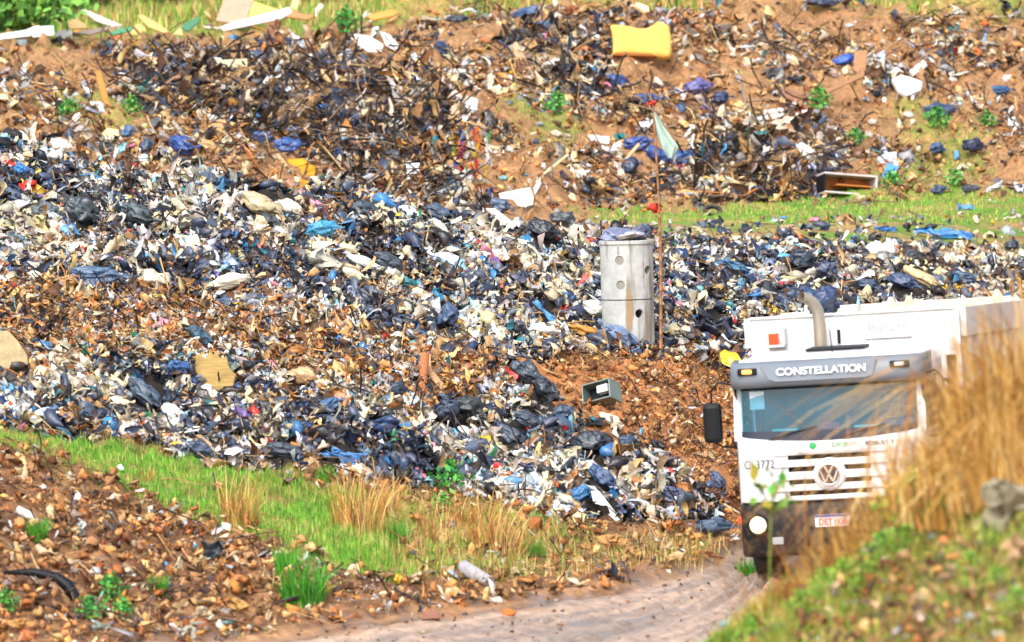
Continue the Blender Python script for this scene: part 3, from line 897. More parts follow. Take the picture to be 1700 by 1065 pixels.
# wipers
for a, b in (((-.75, 1.84), (-.15, 1.98)), ((.15, 1.83), (.72, 1.97))):
    tubeobj('wiper', [(a[0], -.01, a[1]), ((a[0] + b[0]) / 2, .0, (a[1] + b[1]) / 2 + .01), (b[0], .02, b[1])], .009, BLACK, truck, 6)
# grille
g = box('grille', (-.55, .52, .10, .14, 1.10, 1.66), BLACK, truck, 0)
for z0, z1 in ((1.193, 1.274), (1.333, 1.43), (1.493, 1.578)):
    box('grille_bar', (-.545, .515, -.02, .05, z0, z1), WHITE, g, .012)
for z0, z1 in ((1.193, 1.274), (1.333, 1.43), (1.493, 1.578), (1.637, 1.70)):
    box('grille_trim', (-.70, -.53, -.022, .03, z0 + .002, z1 - .002), WHITE, g, .008)
    box('grille_trim', (.50, .72, -.022, .03, z0 + .002, z1 - .002), WHITE, g, .008)
# round badge: white disc, chrome ring, crossing letters V over W
bd = lathe('badge_disc', [(0.001, -.055), (.12, -.055), (.145, -.06), (.19, -.045), (.205, -.02), (.205, .05)], WHITE, truck, 'Y', 32)
bd.location = (-.015, 0, 1.385)
lathe('badge_ring', [(.118, -.058), (.122, -.078), (.138, -.078), (.143, -.058)], CHROME, bd, 'Y', 32)
lathe('badge_field', [(.0005, -.060), (.118, -.060)], plain('badge_dark', (.03, .035, .05), rough=.3, metal=.5), bd, 'Y', 32)
def stroke(name, pts, wd, parent, mat):
    bm = bmesh.new()
    for (x0, z0), (x1, z1) in zip(pts[:-1], pts[1:]):
        dx, dz = x1 - x0, z1 - z0; l = math.hypot(dx, dz); nx, nz = -dz / l * wd / 2, dx / l * wd / 2
        vs = [bm.verts.new((x, y, z)) for y in (-.078, -.061) for x, z in ((x0 + nx, z0 + nz), (x1 + nx, z1 + nz), (x1 - nx, z1 - nz), (x0 - nx, z0 - nz))]
        for f in ((0, 1, 2, 3), (7, 6, 5, 4), (0, 4, 5, 1), (1, 5, 6, 2), (2, 6, 7, 3), (3, 7, 4, 0)): bm.faces.new([vs[i] for i in f])
    bmesh.ops.recalc_face_normals(bm, faces=bm.faces)
    return link(name, bm_mesh(name, bm), mat, parent)
stroke('badge_letter', [(-.052, .107), (0, .012), (.052, .107)], .022, bd, CHROME)
stroke('badge_letter', [(-.108, .052), (-.052, -.095), (0, .004), (.052, -.095), (.108, .052)], .022, bd, CHROME)
# print on the front
text('fleet_number', 'CL3772', .15, (-.885, -.012, 1.54), (R(90), 0, 0), DARKP, fp, .002, xscale=.80)
lg_ = lathe('green_emblem', [(.0005, -.006), (.028, -.006), (.045, -.003), (.045, .01)], GREENP, fp, 'Y', 20); lg_.location = (-.205, 0, 1.745)
text('company_name', 'COLE', .10, (-.045, -.005, 1.742), (R(90), 0, 0), GREYP, fp, .002)
text('company_name', 'URB', .10, (.125, -.005, 1.742), (R(90), 0, 0), GREENP, fp, .002)
text('company_name', 'AM', .10, (.27, -.005, 1.742), (R(90), 0, 0), GREYP, fp, .002)
text('model_name', 'ROBUST T', .075, (.63, -.009, 1.742), (R(90), 0, 0), DARKP, fp, .002, xscale=1.05)
# bumper, lamps, plate
bp_ = [(-1.2, .5), (-1.2, .22), (-1.17, .09), (-1.1, .0), (-.9, -.06), (0, -.09), (.9, -.06), (1.1, .0), (1.17, .09), (1.2, .22), (1.2, .5)]
P_ = []
for z, k_ in ((.40, .04), (.44, 0), (.70, -.0), (1.00, .0), (1.055, .03)):
    for x, y in bp_: P_.append((x * (1 - k_ * .3), y + k_, z))
Fb = [(k_ * 11 + i, k_ * 11 + i + 1, (k_ + 1) * 11 + i + 1, (k_ + 1) * 11 + i) for k_ in range(4) for i in range(10)]
bpr = link('bumper', mesh_from('bumper', P_, Fb, True), plain('muddy_bumper', (.006, .007, .010), rough=.55, dirt=.35, dscale=5, spec=.3), truck)
so = bpr.modifiers.new('thickness', 'SOLIDIFY'); so.thickness = .03; so.offset = -1
for sx in (-1, 1):
    hl = lathe('headlight', [(.0005, -.11), (.07, -.10), (.10, -.075), (.11, -.04), (.11, .06)], LAMPON, truck, 'Y', 24)
    hl.location = (sx * .94, -.0, .80)
    lathe('headlight_rim', [(.111, .02), (.111, -.085), (.14, -.07), (.15, -.01), (.15, .03)], BLACK, hl, 'Y', 24)
    box('turn_signal', (sx * 1.19 - .025, sx * 1.19 + .025, .1, .22, .82, .90), ORANGE, truck, .008)
    # step below the lamp
    box('fog_lamp', (sx * .7 - .07, sx * .7 + .07, -.085, -.02, .55, .64), plain('fog_lens', (.3, .3, .3), rough=.25), truck, .01)
lp = box('number_plate', (-.215, .215, -.12, -.105, .745, .895), PLATE, truck, .004)
box('plate_band', (-.213, .213, -.124, -.119, .862, .893), BLUEP, lp, 0)
text('plate_number', 'DET1J06', .115, (0, -.123, .80), (R(90), 0, 0), REDP, lp, .001, xscale=.85, bold=.002)
# mirrors
for sx in (-1, 1):
    mr_ = box('mirror', (-.115, .115, -.07, .10, -.25, .25), BLACK, truck, .06, loc=(sx * 1.46, .12, 2.08) if sx < 0 else (1.42, .28, 2.08))
    tubeobj('mirror_arm', [(-sx * .28, .12, .45), (-sx * .10, .05, .50), (0, .02, .40), (0, .02, .22)], .016, BLACK, mr_, 6)
    tubeobj('mirror_arm', [(-sx * .26, .14, -.32), (-sx * .1, .06, -.30), (0, .02, -.24)], .014, BLACK, mr_, 6)
# cab interior
box('dashboard', (-1.05, 1.05, .25, .55, 1.55, 1.86), plain('dashboard_grey', (.02, .03, .035), rough=.7), truck, .04)
for px_ in (-.75, .28): boxes('dashboard_papers', [(px_, px_ + .32, .28, .42, 1.865, 1.95)], plain('paper_teal', lin((120, 200, 205)), rough=.6), truck, .01)
box('dashboard_clutter', (-.12, .10, .24, .36, 1.865, 2.0), plain('red_box', lin((200, 60, 50)), rough=.5), truck, .01)
SEAT = plain('seat_cloth', (.02, .025, .035), rough=.9)
for x in (-.62, .66):
    st = empty('seat', (x, 1.1, 1.0)); st.parent = truck
    boxes('seat_cushion', [(-.26, .26, -.05, .45, .3, .45)], SEAT, st, .05)
    boxes('seat_back', [(-.26, .26, .42, .56, .42, 1.1)], SEAT, st, .05)
    boxes('headrest', [(-.14, .14, .44, .54, 1.12, 1.32)], SEAT, st, .04)
sw = empty('steering_wheel', (.66, .72, 1.83), (R(-50), 0, 0)); sw.parent = truck
P_, F_ = tube([(.22 * math.cos(a), .22 * math.sin(a), 0) for a in np.linspace(0, 2 * math.pi, 25)], .016, 6)
link('wheel_rim', mesh_from('wheel_rim', P_, F_, True), BLACK, sw)
boxes('wheel_hub', [(-.2, .2, -.025, .025, -.02, .0), (-.05, .05, -.06, .06, -.03, .02)], BLACK, sw, .005)
# stickers and window seen at the passenger side
box('window_sticker', (-.98, -.80, .145, .15, 2.22, 2.44), plain('sticker', lin((205, 222, 235)), rough=.5), truck, 0)
# exhaust stack
tubeobj('exhaust_stack', [(-.36, 2.12, 1.2), (-.36, 2.12, 2.6), (-.36, 2.12, 3.15), (-.37, 2.10, 3.33), (-.42, 2.04, 3.44), (-.49, 1.97, 3.50), (-.54, 1.92, 3.52)], [.085, .085, .08, .078, .075, .07, .066], STEEL, truck, 14)
tubeobj('antenna', [(.02, .6, 2.85), (.0, .61, 3.14)], .006, BLACK, truck, 5)
# chassis and wheels
boxes('chassis', [(-.45, -.33, 1.2, 9.3, .75, 1.0), (.33, .45, 1.2, 9.3, .75, 1.0), (-.33, .33, 2.3, 2.45, .78, .95), (-.33, .33, 6.2, 6.35, .78, .95)], BLACK, truck, .01)
def wheel(x, y, wd=.30, r_=.51, dual=False):
    e = empty('wheel', (x, y, r_ + .01)); e.parent = truck
    s_ = 1 if x > 0 else -1
    lathe('tyre', [(.30, -wd / 2), (.42, -wd / 2 - .005), (.49, -wd / 2 + .02), (r_, -wd / 2 + .06), (r_ - .008, 0), (r_, wd / 2 - .06), (.49, wd / 2 - .02), (.42, wd / 2 + .005), (.30, wd / 2)], RUBBER, e, 'X', 36)
    # tread blocks around the tyre
    bm = bmesh.new()
    for k_ in range(28):
        a = 2 * math.pi * k_ / 28
        r2 = bmesh.ops.create_cube(bm, size=1)
        for v in r2['verts']:
            v.co = Vector((v.co.x * (wd * .8), v.co.y * .06, v.co.z * .02 + r_ + .004)); v.co.rotate(Matrix.Rotation(a, 3, 'X'))
    link('tread', bm_mesh('tread', bm), RUBBER, e)
    lathe('rim', [(.31, s_ * (wd / 2)), (.28, s_ * (wd / 2 - .04)), (.22, s_ * (wd / 2 - .12)), (.12, s_ * (wd / 2 - .1)), (.1, s_ * (wd / 2 + .02)), (.001, s_ * (wd / 2 + .03))], plain('wheel_rim_grey', (.3, .28, .26), rough=.6, dirt=.6), e, 'X', 24)
for x in (-1.02, 1.02): wheel(x, 1.15)
for y in (6.1, 7.4):
    for x in (-1.05, -.72, .72, 1.05): wheel(x, y, .27)
for sx in (-1, 1):
    P_ = [(sx * 1.19 - sx * .35 * k_, 1.15 + .62 * math.cos(a), .55 + .62 * math.sin(a)) for a in np.linspace(.0, math.pi, 13) for k_ in (0, 1)]
    F_ = [(2 * i, 2 * i + 2, 2 * i + 3, 2 * i + 1) for i in range(12)]
    f_ = link('mudguard', mesh_from('mudguard', P_, F_, True), BLACK, truck); so = f_.modifiers.new('t', 'SOLIDIFY'); so.thickness = .02
tk = lathe('fuel_tank', [(.001, 2.6), (.3, 2.62), (.32, 2.66), (.32, 3.7), (.3, 3.74), (.001, 3.76)], STEEL, truck, 'Y', 24); tk.location = (.95, 0, .8)

# compactor body
bw = 1.34
body = empty('compactor_body', (.03, 2.35, 0), (R(-1.7), 0, 0)); body.parent = truck
boxes('front_wall', [(-bw, bw, 0, .06, 2.66, 3.24), (-bw, 1.0, 0, .06, 1.0, 2.657)], WHITE2, body, .006)
boxes('front_post', [(1.04, 1.16, -.02, .12, 1.0, 2.655), (1.31, bw, -.02, .12, 1.0, 2.655)], WHITE2, body, .008)
box('front_recess', (1.0, 1.36, .3, .34, 1.0, 2.655), plain('recess_grey', lin((140, 150, 160)), rough=.6), body, 0)
box('corner_trim', (bw - .05, bw + .015, -.03, .03, 2.2, 3.262), WHITE2, body, .008)
box('top_trim', (-bw - .01, bw - .052, -.03, .03, 3.243, 3.275), WHITE2, body, .008)
boxes('step_frame', [(.80, 1.0, -.3, -.02, 2.52, 2.6), (.8, .87, -.3, -.24, 1.2, 2.517)], WHITE2, body, .008)
tubeobj('hose', [(.92, -.12, 2.32), (1.04, -.2, 2.36), (1.18, -.16, 2.35), (1.25, -.05, 2.3)], .022, BLACK, body, 8)
tubeobj('hose', [(.95, -.12, 2.24), (1.08, -.22, 2.25), (1.2, -.12, 2.24)], .018, BLACK, body, 8)
box('name_plate', (.12, .74, -.008, -.002, 2.94, 3.14), WHITE2, body, .002)
text('body_maker_name', 'Planalto', .155, (.43, -.012, 3.05), (R(90), 0, 0), GREYP, body, .002, xscale=1.05)
box('name_plate_rail', (.13, .73, -.03, -.002, 2.92, 2.936), WHITE2, body, .003)
lb = box('lamp_bracket', (-1.12, -.88, -.22, 0, 2.88, 2.91), WHITE2, body, .006)
box('lamp_side_plate', (-.90, -.87, -.20, 0, 2.91, 3.12), WHITE2, lb, .006)
box('marker_lamp', (-1.08, -.96, -.20, -.08, 2.912, 3.06), ORANGE, lb, .01)
box('level_gauge', (-.22, -.18, -.02, .0, 2.88, 3.06), BLACK, body, .006)
boxes('weld_seam', [(.98, 1.0, -.006, 0, 2.68, 3.22)], WHITE2, body, 0)
# roof of the body and its side walls with ribs
boxes('body_roof', [(-bw, bw, .062, 6.4, 3.17, 3.20)], CREAM, body, .006)
for sx in (-1, 1):
    sw_ = boxes('side_wall', [(min(sx * bw, sx * (bw - .05)), max(sx * bw, sx * (bw - .05)), .064, 6.4, 1.1, 3.24)], WHITE2, body, .004)
    for k_ in range(7):
        y = .5 + k_ * .9
        boxes('side_rib', [(min(sx * (bw + .001), sx * (bw + .07)), max(sx * (bw + .001), sx * (bw + .07)), y, y + .1, 1.12, 2.88)], WHITE2, sw_, .006)
    boxes('side_rail', [(min(sx * (bw + .001), sx * (bw + .09)), max(sx * (bw + .001), sx * (bw + .09)), .07, 6.4, 2.885, 3.26)], WHITE2, sw_, .012)
    for k_ in range(6):
        y = .605 + k_ * .9
        boxes('green_side_panel', [(min(sx * (bw + .002), sx * (bw + .012)), max(sx * (bw + .002), sx * (bw + .012)), y, y + .79, 1.5, 2.55)], GREENP, sw_, 0)
# things on top of the body
tp = 3.203
boxes('roof_box', [(-.22, .0, .35, .75, tp, tp + .16)], WHITE2, body, .012)
boxes('roof_rail', [(-.62, -.56, .2, 6.2, tp, tp + .05), (.56, .62, .2, 6.2, tp, tp + .05), (-1.25, 1.3, 1.9, 1.98, tp, tp + .09), (-1.25, 1.3, 3.9, 3.98, tp, tp + .09), (-1.25, 1.3, 5.9, 5.98, tp, tp + .12)], CREAM, body, .006)
for x, y in ((.16, 2.3), (.40, 2.3), (1.20, 5.2)):
    bm = bmesh.new()
    a = [bm.verts.new(p) for p in ((x - .13, y, tp), (x + .13, y, tp), (x + .02, y, tp + .22), (x - .03, y, tp + .22))]
    b = [bm.verts.new(p) for p in ((x - .13, y + .06, tp), (x + .13, y + .06, tp), (x + .02, y + .06, tp + .22), (x - .03, y + .06, tp + .22))]
    bm.faces.new(a); bm.faces.new(list(reversed(b)))
    for i in range(4): bm.faces.new((a[i], b[i], b[(i + 1) % 4], a[(i + 1) % 4]))
    bmesh.ops.recalc_face_normals(bm, faces=bm.faces)
    link('roof_bracket', bm_mesh('roof_bracket', bm), CREAM, body)
for pts in ([(.1, 1.2, tp + .04), (.6, 1.4, tp + .06), (1.1, 1.3, tp + .05), (1.3, 1.8, tp + .05)], [(.5, .6, tp + .03), (.9, .8, tp + .05), (1.25, .6, tp + .04)]):
    tubeobj('roof_hose', pts, .025, CREAM, body, 8)
# tailgate hopper at the rear
P_ = [(x, y, z) for x in (-bw, bw) for y, z in ((6.42, 3.3), (8.3, 3.1), (8.7, 2.2), (8.2, .9), (6.42, .9))]
F_ = [(0, 1, 2, 3, 4), (9, 8, 7, 6, 5)] + [(i, i + 5, (i + 1) % 5 + 5, (i + 1) % 5) for i in range(5)]
link('tailgate', mesh_from('tailgate', P_, F_), WHITE2, body)

# driver
def skin_person(name, joints, radii, edges, mat, parent, root=0, sub=1):
    m = bpy.data.meshes.new(name); m.from_pydata(joints, edges, []); o = link(name, m, mat, parent)
    md = o.modifiers.new('skin', 'SKIN')
    for i, r_ in enumerate(radii):
        v = m.skin_vertices[0].data[i]; v.radius = (r_, r_); v.use_root = (i == root)
    ss = o.modifiers.new('sub', 'SUBSURF'); ss.levels = sub; ss.render_levels = sub
    return o
drv = empty('person', (0, 0, 0)); drv.parent = None
tag(drv, 'driver in a blue shirt behind the truck windscreen, hands on the steering wheel', 'person')
Tm = Matrix.Translation(truck.location) @ truck.rotation_euler.to_matrix().to_4x4()
drv.matrix_world = Tm @ Matrix.Translation((.66, 1.32, 1.46))
SKINM = plain('skin', lin((176, 124, 92)), rough=.6); SHIRT = plain('blue_shirt', lin((60, 70, 190)), rough=.85, vary=.2); HAIRM = plain('dark_hair', (.02, .015, .012), rough=.8); TROU = plain('trousers', (.03, .035, .06), rough=.9)
J = [(0, 0, .02), (0, .0, .22), (0, -.02, .42), (0, -.03, .52), (0, -.04, .58), (0, -.05, .68), (0, -.055, .76), (-.17, -.03, .46), (-.23, -.2, .27), (-.17, -.43, .37), (.17, -.03, .46), (.23, -.2, .27), (.17, -.43, .37), (-.1, 0, .0), (-.12, -.42, .06), (-.12, -.5, -.36), (.1, 0, .0), (.12, -.42, .06), (.12, -.5, -.36)]
RR = [.15, .14, .15, .07, .055, .085, .075, .07, .05, .032, .07, .05, .032, .1, .07, .05, .1, .07, .05]
E = [(0, 1), (1, 2), (2, 3), (3, 4), (4, 5), (5, 6), (2, 7), (7, 8), (8, 9), (2, 10), (10, 11), (11, 12), (0, 13), (13, 14), (14, 15), (0, 16), (16, 17), (17, 18)]
for sx, base in ((-1, 9), (1, 12)):
    palm = len(J); J.append((sx * .165, -.50, .40)); RR.append(.030); E.append((base, palm))
    for f in range(5):
        a = len(J)
        ox = sx * (-.03 if f == 0 else .012 * (f - 2.5))
        J += [(sx * .165 + ox, -.535, .415 - .012 * f), (sx * .165 + ox * 1.2, -.56 + .008 * f, .395 - .012 * f)]
        RR += [.009, .008]; E += [(palm, a), (a, a + 1)]
skin_person('body', J, RR, E, SKINM, drv)
J2 = [(0, 0, .02), (0, .0, .22), (0, -.02, .42), (0, -.03, .49), (-.17, -.03, .46), (-.23, -.18, .29), (.17, -.03, .46), (.23, -.18, .29)]
skin_person('shirt', J2, [.17, .16, .165, .085, .085, .065, .085, .065], [(0, 1), (1, 2), (2, 3), (2, 4), (4, 5), (2, 6), (6, 7)], SHIRT, drv)
hv, hf = wad(77, 14, 9, amp=.03, flat=1.0)
hr = link('hair', mesh_from('hair', hv * .235 + np.array([0, -.035, .765]), hf, True), HAIRM, drv)
for sx in (-1, 1):
    lathe('eye', [(.001, -.012), (.012, -.004), (.012, .004)], plain('eye', (.05, .04, .03), rough=.2), drv, 'Y', 8).location = (sx * .032, -.128, .705)
hv, hf = wad(78, 8, 6, amp=.02, flat=1.4)
link('nose', mesh_from('nose', hv * .035 + np.array([0, -.145, .685]), hf, True), SKINM, drv)
link('mouth', mesh_from('mouth', hv * np.array([.055, .02, .012]) + np.array([0, -.132, .645]), hf, True), plain('lips', lin((150, 80, 70)), rough=.6), drv)
for sx in (-1, 1):
    link('ear', mesh_from('ear', hv * np.array([.02, .04, .05]) + np.array([sx * .088, -.04, .70]), hf, True), SKINM, drv)

# ------------------------------------------------------------------ concrete shaft of two rings, with its pole and flag
dS = float(hit(1045, 574)[0])
sX, sY, sZ = ray(1045, 574, dS + .1)
pm = FPX / (dS + .5)                   # photograph pixels per metre there
def concrete():
    m = surf('stained_concrete', base=lin((178, 180, 176)), rough=.85, vary=.22, vscale=4, dirt=0, bump=.4, bscale=14, spec=.25)
    N, L = m.node_tree.nodes, m.node_tree.links; b = N['Principled BSDF']
    src = b.inputs['Base Color'].links[0].from_socket
    tc = N.new('ShaderNodeTexCoord'); mp = N.new('ShaderNodeMapping'); mp.inputs['Scale'].default_value = (5, 5, .55); L.new(tc.outputs['Object'], mp.inputs[0])
    nz = N.new('ShaderNodeTexNoise'); nz.inputs['Scale'].default_value = 1.6; nz.inputs['Detail'].default_value = 5; L.new(mp.outputs[0], nz.inputs[0])
    for lo, hi, c, f in ((.52, .62, (120, 112, 98), .75), (.62, .70, (176, 128, 62), .6)):
        r_ = N.new('ShaderNodeMapRange'); r_.inputs[1].default_value = lo; r_.inputs[2].default_value = hi; r_.inputs[4].default_value = f
        L.new(nz.outputs[0], r_.inputs[0])
        mx = N.new('ShaderNodeMix'); mx.data_type = 'RGBA'; L.new(r_.outputs[0], mx.inputs['Factor']); L.new(src, mx.inputs['A']); mx.inputs['B'].default_value = (*lin(c), 1)
        src = mx.outputs['Result']
    L.new(src, b.inputs['Base Color'])
    return m
CONC = concrete(); HOLE = plain('hole_dark', (.01, .01, .01), rough=.9)
shaft = empty('concrete_shaft', (sX, sY + .45, sZ))
tag(shaft, 'pale concrete well shaft of two stacked rings standing in the heap', 'well shaft')
rad = 44 / pm; zb = -.6; zj = (574 - 498) / pm; zt = (574 - 400) / pm
def ring(name, r_, z0, z1, holes, lip=False):
    t_ = .07
    prof = [(r_ - t_, z0), (r_, z0), (r_, z1)]
    prof = [(r_ - t_, z0), (r_, z0)] + [(r_, z0 + (z1 - z0) * k_ / 6) for k_ in range(1, 6)]
    prof += [(r_, z1 - .06), (r_ + .018, z1 - .055), (r_ + .018, z1 - .005), (r_, z1)] if lip else [(r_, z1)]
    prof += [(r_ - t_, z1), (r_ - t_, z0)]
    o = lathe(name, prof, CONC, shaft, 'Z', 48)
    sm = o.data
    sm.polygons.foreach_set('use_smooth', [False] * len(sm.polygons))
    for k_, (px, py, rr) in enumerate(holes):
        x = (px - 1045) / pm; z = (574 - py) / pm; a = math.asin(max(-.98, min(.98, x / r_)))
        bm = bmesh.new(); bmesh.ops.create_cone(bm, cap_ends=True, segments=20, radius1=rr, radius2=rr, depth=.3)
        bmesh.ops.rotate(bm, verts=bm.verts, matrix=Matrix.Rotation(R(90), 3, 'X')); bmesh.ops.rotate(bm, verts=bm.verts, matrix=Matrix.Rotation(a, 3, 'Z'))
        bmesh.ops.translate(bm, verts=bm.verts, vec=(math.sin(a) * r_, -math.cos(a) * r_, z))
        c = bpy.data.objects.new('cutter', bm_mesh('cutter', bm)); COL.objects.link(c); c.location = shaft.location
        md = o.modifiers.new('hole', 'BOOLEAN'); md.object = c; md.operation = 'DIFFERENCE'; md.solver = 'EXACT'
    bpy.context.view_layer.update()
    dg = bpy.context.evaluated_depsgraph_get()
    nm_ = bpy.data.meshes.new_from_object(o.evaluated_get(dg))
    cs = [md.object for md in o.modifiers]
    o.modifiers.clear(); o.data = nm_
    for c in cs: bpy.data.objects.remove(c)
    return o
ur = ring('upper_ring', rad, zj + .008, zt, [(1032, 432, .072), (1033, 473, .07), (1079, 450, .07)], lip=True)
lr = ring('lower_ring', rad * .99, zb, zj - .008, [(1063, 521, .07)])
for px, py, rr in ((1032, 432, .072), (1033, 473, .07)):
    x = (px - 1045) / pm; a = math.asin(x / rad)
    bm = bmesh.new(); bmesh.ops.create_cone(bm, cap_ends=True, segments=18, radius1=rr * .97, radius2=rr * .97, depth=.04)
    bmesh.ops.rotate(bm, verts=bm.verts, matrix=Matrix.Rotation(R(90), 3, 'X')); bmesh.ops.rotate(bm, verts=bm.verts, matrix=Matrix.Rotation(a, 3, 'Z'))
    bmesh.ops.translate(bm, verts=bm.verts, vec=(math.sin(a) * (rad - .035), -math.cos(a) * (rad - .035), (574 - py) / pm))
    link('plugged_hole', bm_mesh('plugged_hole', bm), plain('plug_concrete', lin((140, 136, 126)), rough=.9, vary=.2), shaft)
box('iron_step', (-.012, .012, -.015, .0, -.06, .06), STEEL, shaft, .004, loc=((1030 - 1045) / pm, -rad * .95, (574 - 415) / pm))
# bamboo pole
bx0, bz0 = 1097, 578
pb = Vector((*[float(v) for v in ray(bx0, bz0, sY - .05)],))
pt = Vector((*[float(v) for v in ray(1083, 168, sY + .1)],))
pole = empty('bamboo_pole', pb); tag(pole, 'tall thin bamboo pole with a ragged cloth on top, beside the concrete shaft', 'pole')
BAM = surf('bamboo', base=lin((146, 100, 62)), rough=.6, vary=.35, vscale=9, dirt=.3, bump=.2, bscale=20)
dv = pt - pb; L_ = dv.length; nn = 17
pts, rd_ = [], []
for k_ in range(nn + 1):
    t = k_ / nn
    c = dv * t + Vector((.05 * math.sin(t * 3.1), .03 * math.sin(t * 5), 0)) * 1.0
    r_ = .030 * (1 - .45 * t)
    pts += [c - dv.normalized() * .012, c, c + dv.normalized() * .012] if 0 < k_ < nn else [c]
    rd_ += [r_, r_ * 1.28, r_] if 0 < k_ < nn else [r_]
tubeobj('culm', [tuple(p) for p in pts], rd_, BAM, pole, 8, cap=True)
tubeobj('top_twig', [tuple(dv), tuple(dv + Vector((-.12, 0, .25))), tuple(dv + Vector((-.27, .02, .62))), tuple(dv + Vector((-.42, .02, .8)))], [.02, .016, .012, .006], BAM, pole, 6)
REDC = surf('red_ribbon', base=lin((206, 52, 36)), rough=.8, vary=.2, bump=.2)
for t_, sc_ in ((.995, .6), (.575, 1.0)):
    V_, F_ = crumple(301 + int(t_ * 10), 8, 6, amp=.3, aspect=.45)
    o = link('red_ribbon', mesh_from('red_ribbon', V_ * .26 * sc_, F_, True), REDC, pole)
    o.location = dv * t_ + Vector((-.02 * sc_, -.05, 0)); o.rotation_euler = (R(80), 0, R(5))
# the cloth: hangs from the top of the pole
nu, nv = 9, 14
P_ = []
for j in range(nv):
    t = j / (nv - 1)
    wl_, wr_ = (.02 + .2 * t, .05 + .34 * min(1, t * 1.5) - .10 * max(0, t - .7) * 3)
    for i in range(nu):
        s_ = i / (nu - 1)
        x = wl_ * 1.0 * t + (wr_ - wl_ * t) * s_
        P_.append((x, -.04 + .055 * math.sin(s_ * 11 + t * 4) * (0.3 + t) + .03 * math.sin(s_ * 23 + t), -t * .72 - s_ * .06 * math.sin(t * 3)))
fl = link('cloth_flag', mesh_from('cloth_flag', P_, tri_fan_grid(nv, nu, False), True), surf('flag_cloth', base=lin((170, 192, 180)), rough=.85, vary=.15, bump=.15), pole)
fl.location = dv * .955
# ------------------------------------------------------------------ single things in the refuse that the photograph lets one tell apart
LM = []           # (px, py, phrase) landmarks that other labels refer to
def note(px, py, phrase): LM.append((px, py, phrase))
note(1045, 470, 'the concrete shaft'); note(1390, 720, 'the garbage truck')

BAGS = []
for i in range(12):
    V_, F_ = bag_shape(500 + i, nu=36, nv=24, neck=True, fold=1.15)
    BAGS.append(mesh_from('bag', V_, [tuple(f) for f in F_], True))
SACKS = []
for i in range(8):
    V_, F_ = bag_shape(600 + i, neck=False, fold=.6)
    SACKS.append(mesh_from('sack', V_, [tuple(f) for f in F_], True))
SHEETS = []
for i in range(14):
    V_, F_ = crumple(700 + i, 16, 12, amp=.15, aspect=.75, fold=1.6)
    SHEETS.append(mesh_from('sheet', V_, F_, True))
WADS = []
for i in range(8):
    V_, F_ = wad(800 + i, 16, 12, amp=.30, flat=.75)
    n2 = Noise(i + 900, lo=1.5, hi=3); V_ = V_ * (1 + .10 * (1 - 2 * np.abs(n2(V_, .6))))[:, None]
    WADS.append(mesh_from('wad', V_, F_, True))
RAGS = []
for i in range(8):
    V_, F_ = crumple(850 + i, 18, 8, amp=.13, aspect=.38, fold=2.0)
    RAGS.append(mesh_from('rag', V_, F_, True))
def meshes_from_lib(lb, name, smooth=False):
    return [mesh_from(name, v, f, smooth) for v, f in lb]
SHARDS = meshes_from_lib(lib(shard, 10, th=.07), 'shard')
STONES = meshes_from_lib(lib(lump, 8, nu=9, nv=7), 'stone')
def plank_mesh(seed):
    r = np.random.default_rng(seed); w, t_ = r.uniform(.06, .13), r.uniform(.02, .05)
    P, F = [], []
    n = 5
    for k_ in range(n):
        x = k_ / (n - 1) - .5; b = .05 * math.sin(x * 2.5 + seed)
        j = r.uniform(-.03, .03, 4) if k_ in (0, n - 1) else np.zeros(4)
        P += [(x + j[0], -w, b - t_), (x + j[1], w, b - t_), (x + j[2], w, b + t_), (x + j[3], -w, b + t_)]
    for k_ in range(n - 1):
        for q in range(4):
            a, b2 = k_ * 4 + q, k_ * 4 + (q + 1) % 4
            F.append((a, b2, b2 + 4, a + 4))
    F += [(3, 2, 1, 0), (n * 4 - 4, n * 4 - 3, n * 4 - 2, n * 4 - 1)]
    return mesh_from('plank', P, F)
PLANKS = [plank_mesh(i) for i in range(8)]
BRANCH = meshes_from_lib(lib(twig, 8, n=10, curve=.4, rad=.018, ns=5), 'branch', True)
def bottle_mesh():
    prof = [(.001, -.5), (.16, -.5), (.18, -.46), (.17, -.2), (.18, .05), (.17, .2), (.07, .38), (.055, .4), (.06, .48), (.001, .5)]
    P = []
    for i in range(10):
        a = 2 * math.pi * i / 10
        P += [(h, r_ * math.cos(a), r_ * math.sin(a)) for r_, h in prof]
    return mesh_from('bottle', P, tri_fan_grid(10, len(prof), True), True)
BOTTLE = [bottle_mesh()]
for grp, mt in ((BAGS, 'film'), (SACKS, 'film'), (SHEETS, 'film'), (WADS, 'film'), (RAGS, 'cloth'), (SHARDS, 'wood'), (STONES, 'stone'), (PLANKS, 'wood'), (BRANCH, 'wood'), (BOTTLE, 'film')):
    for m_ in grp: m_.materials.append(M[mt])

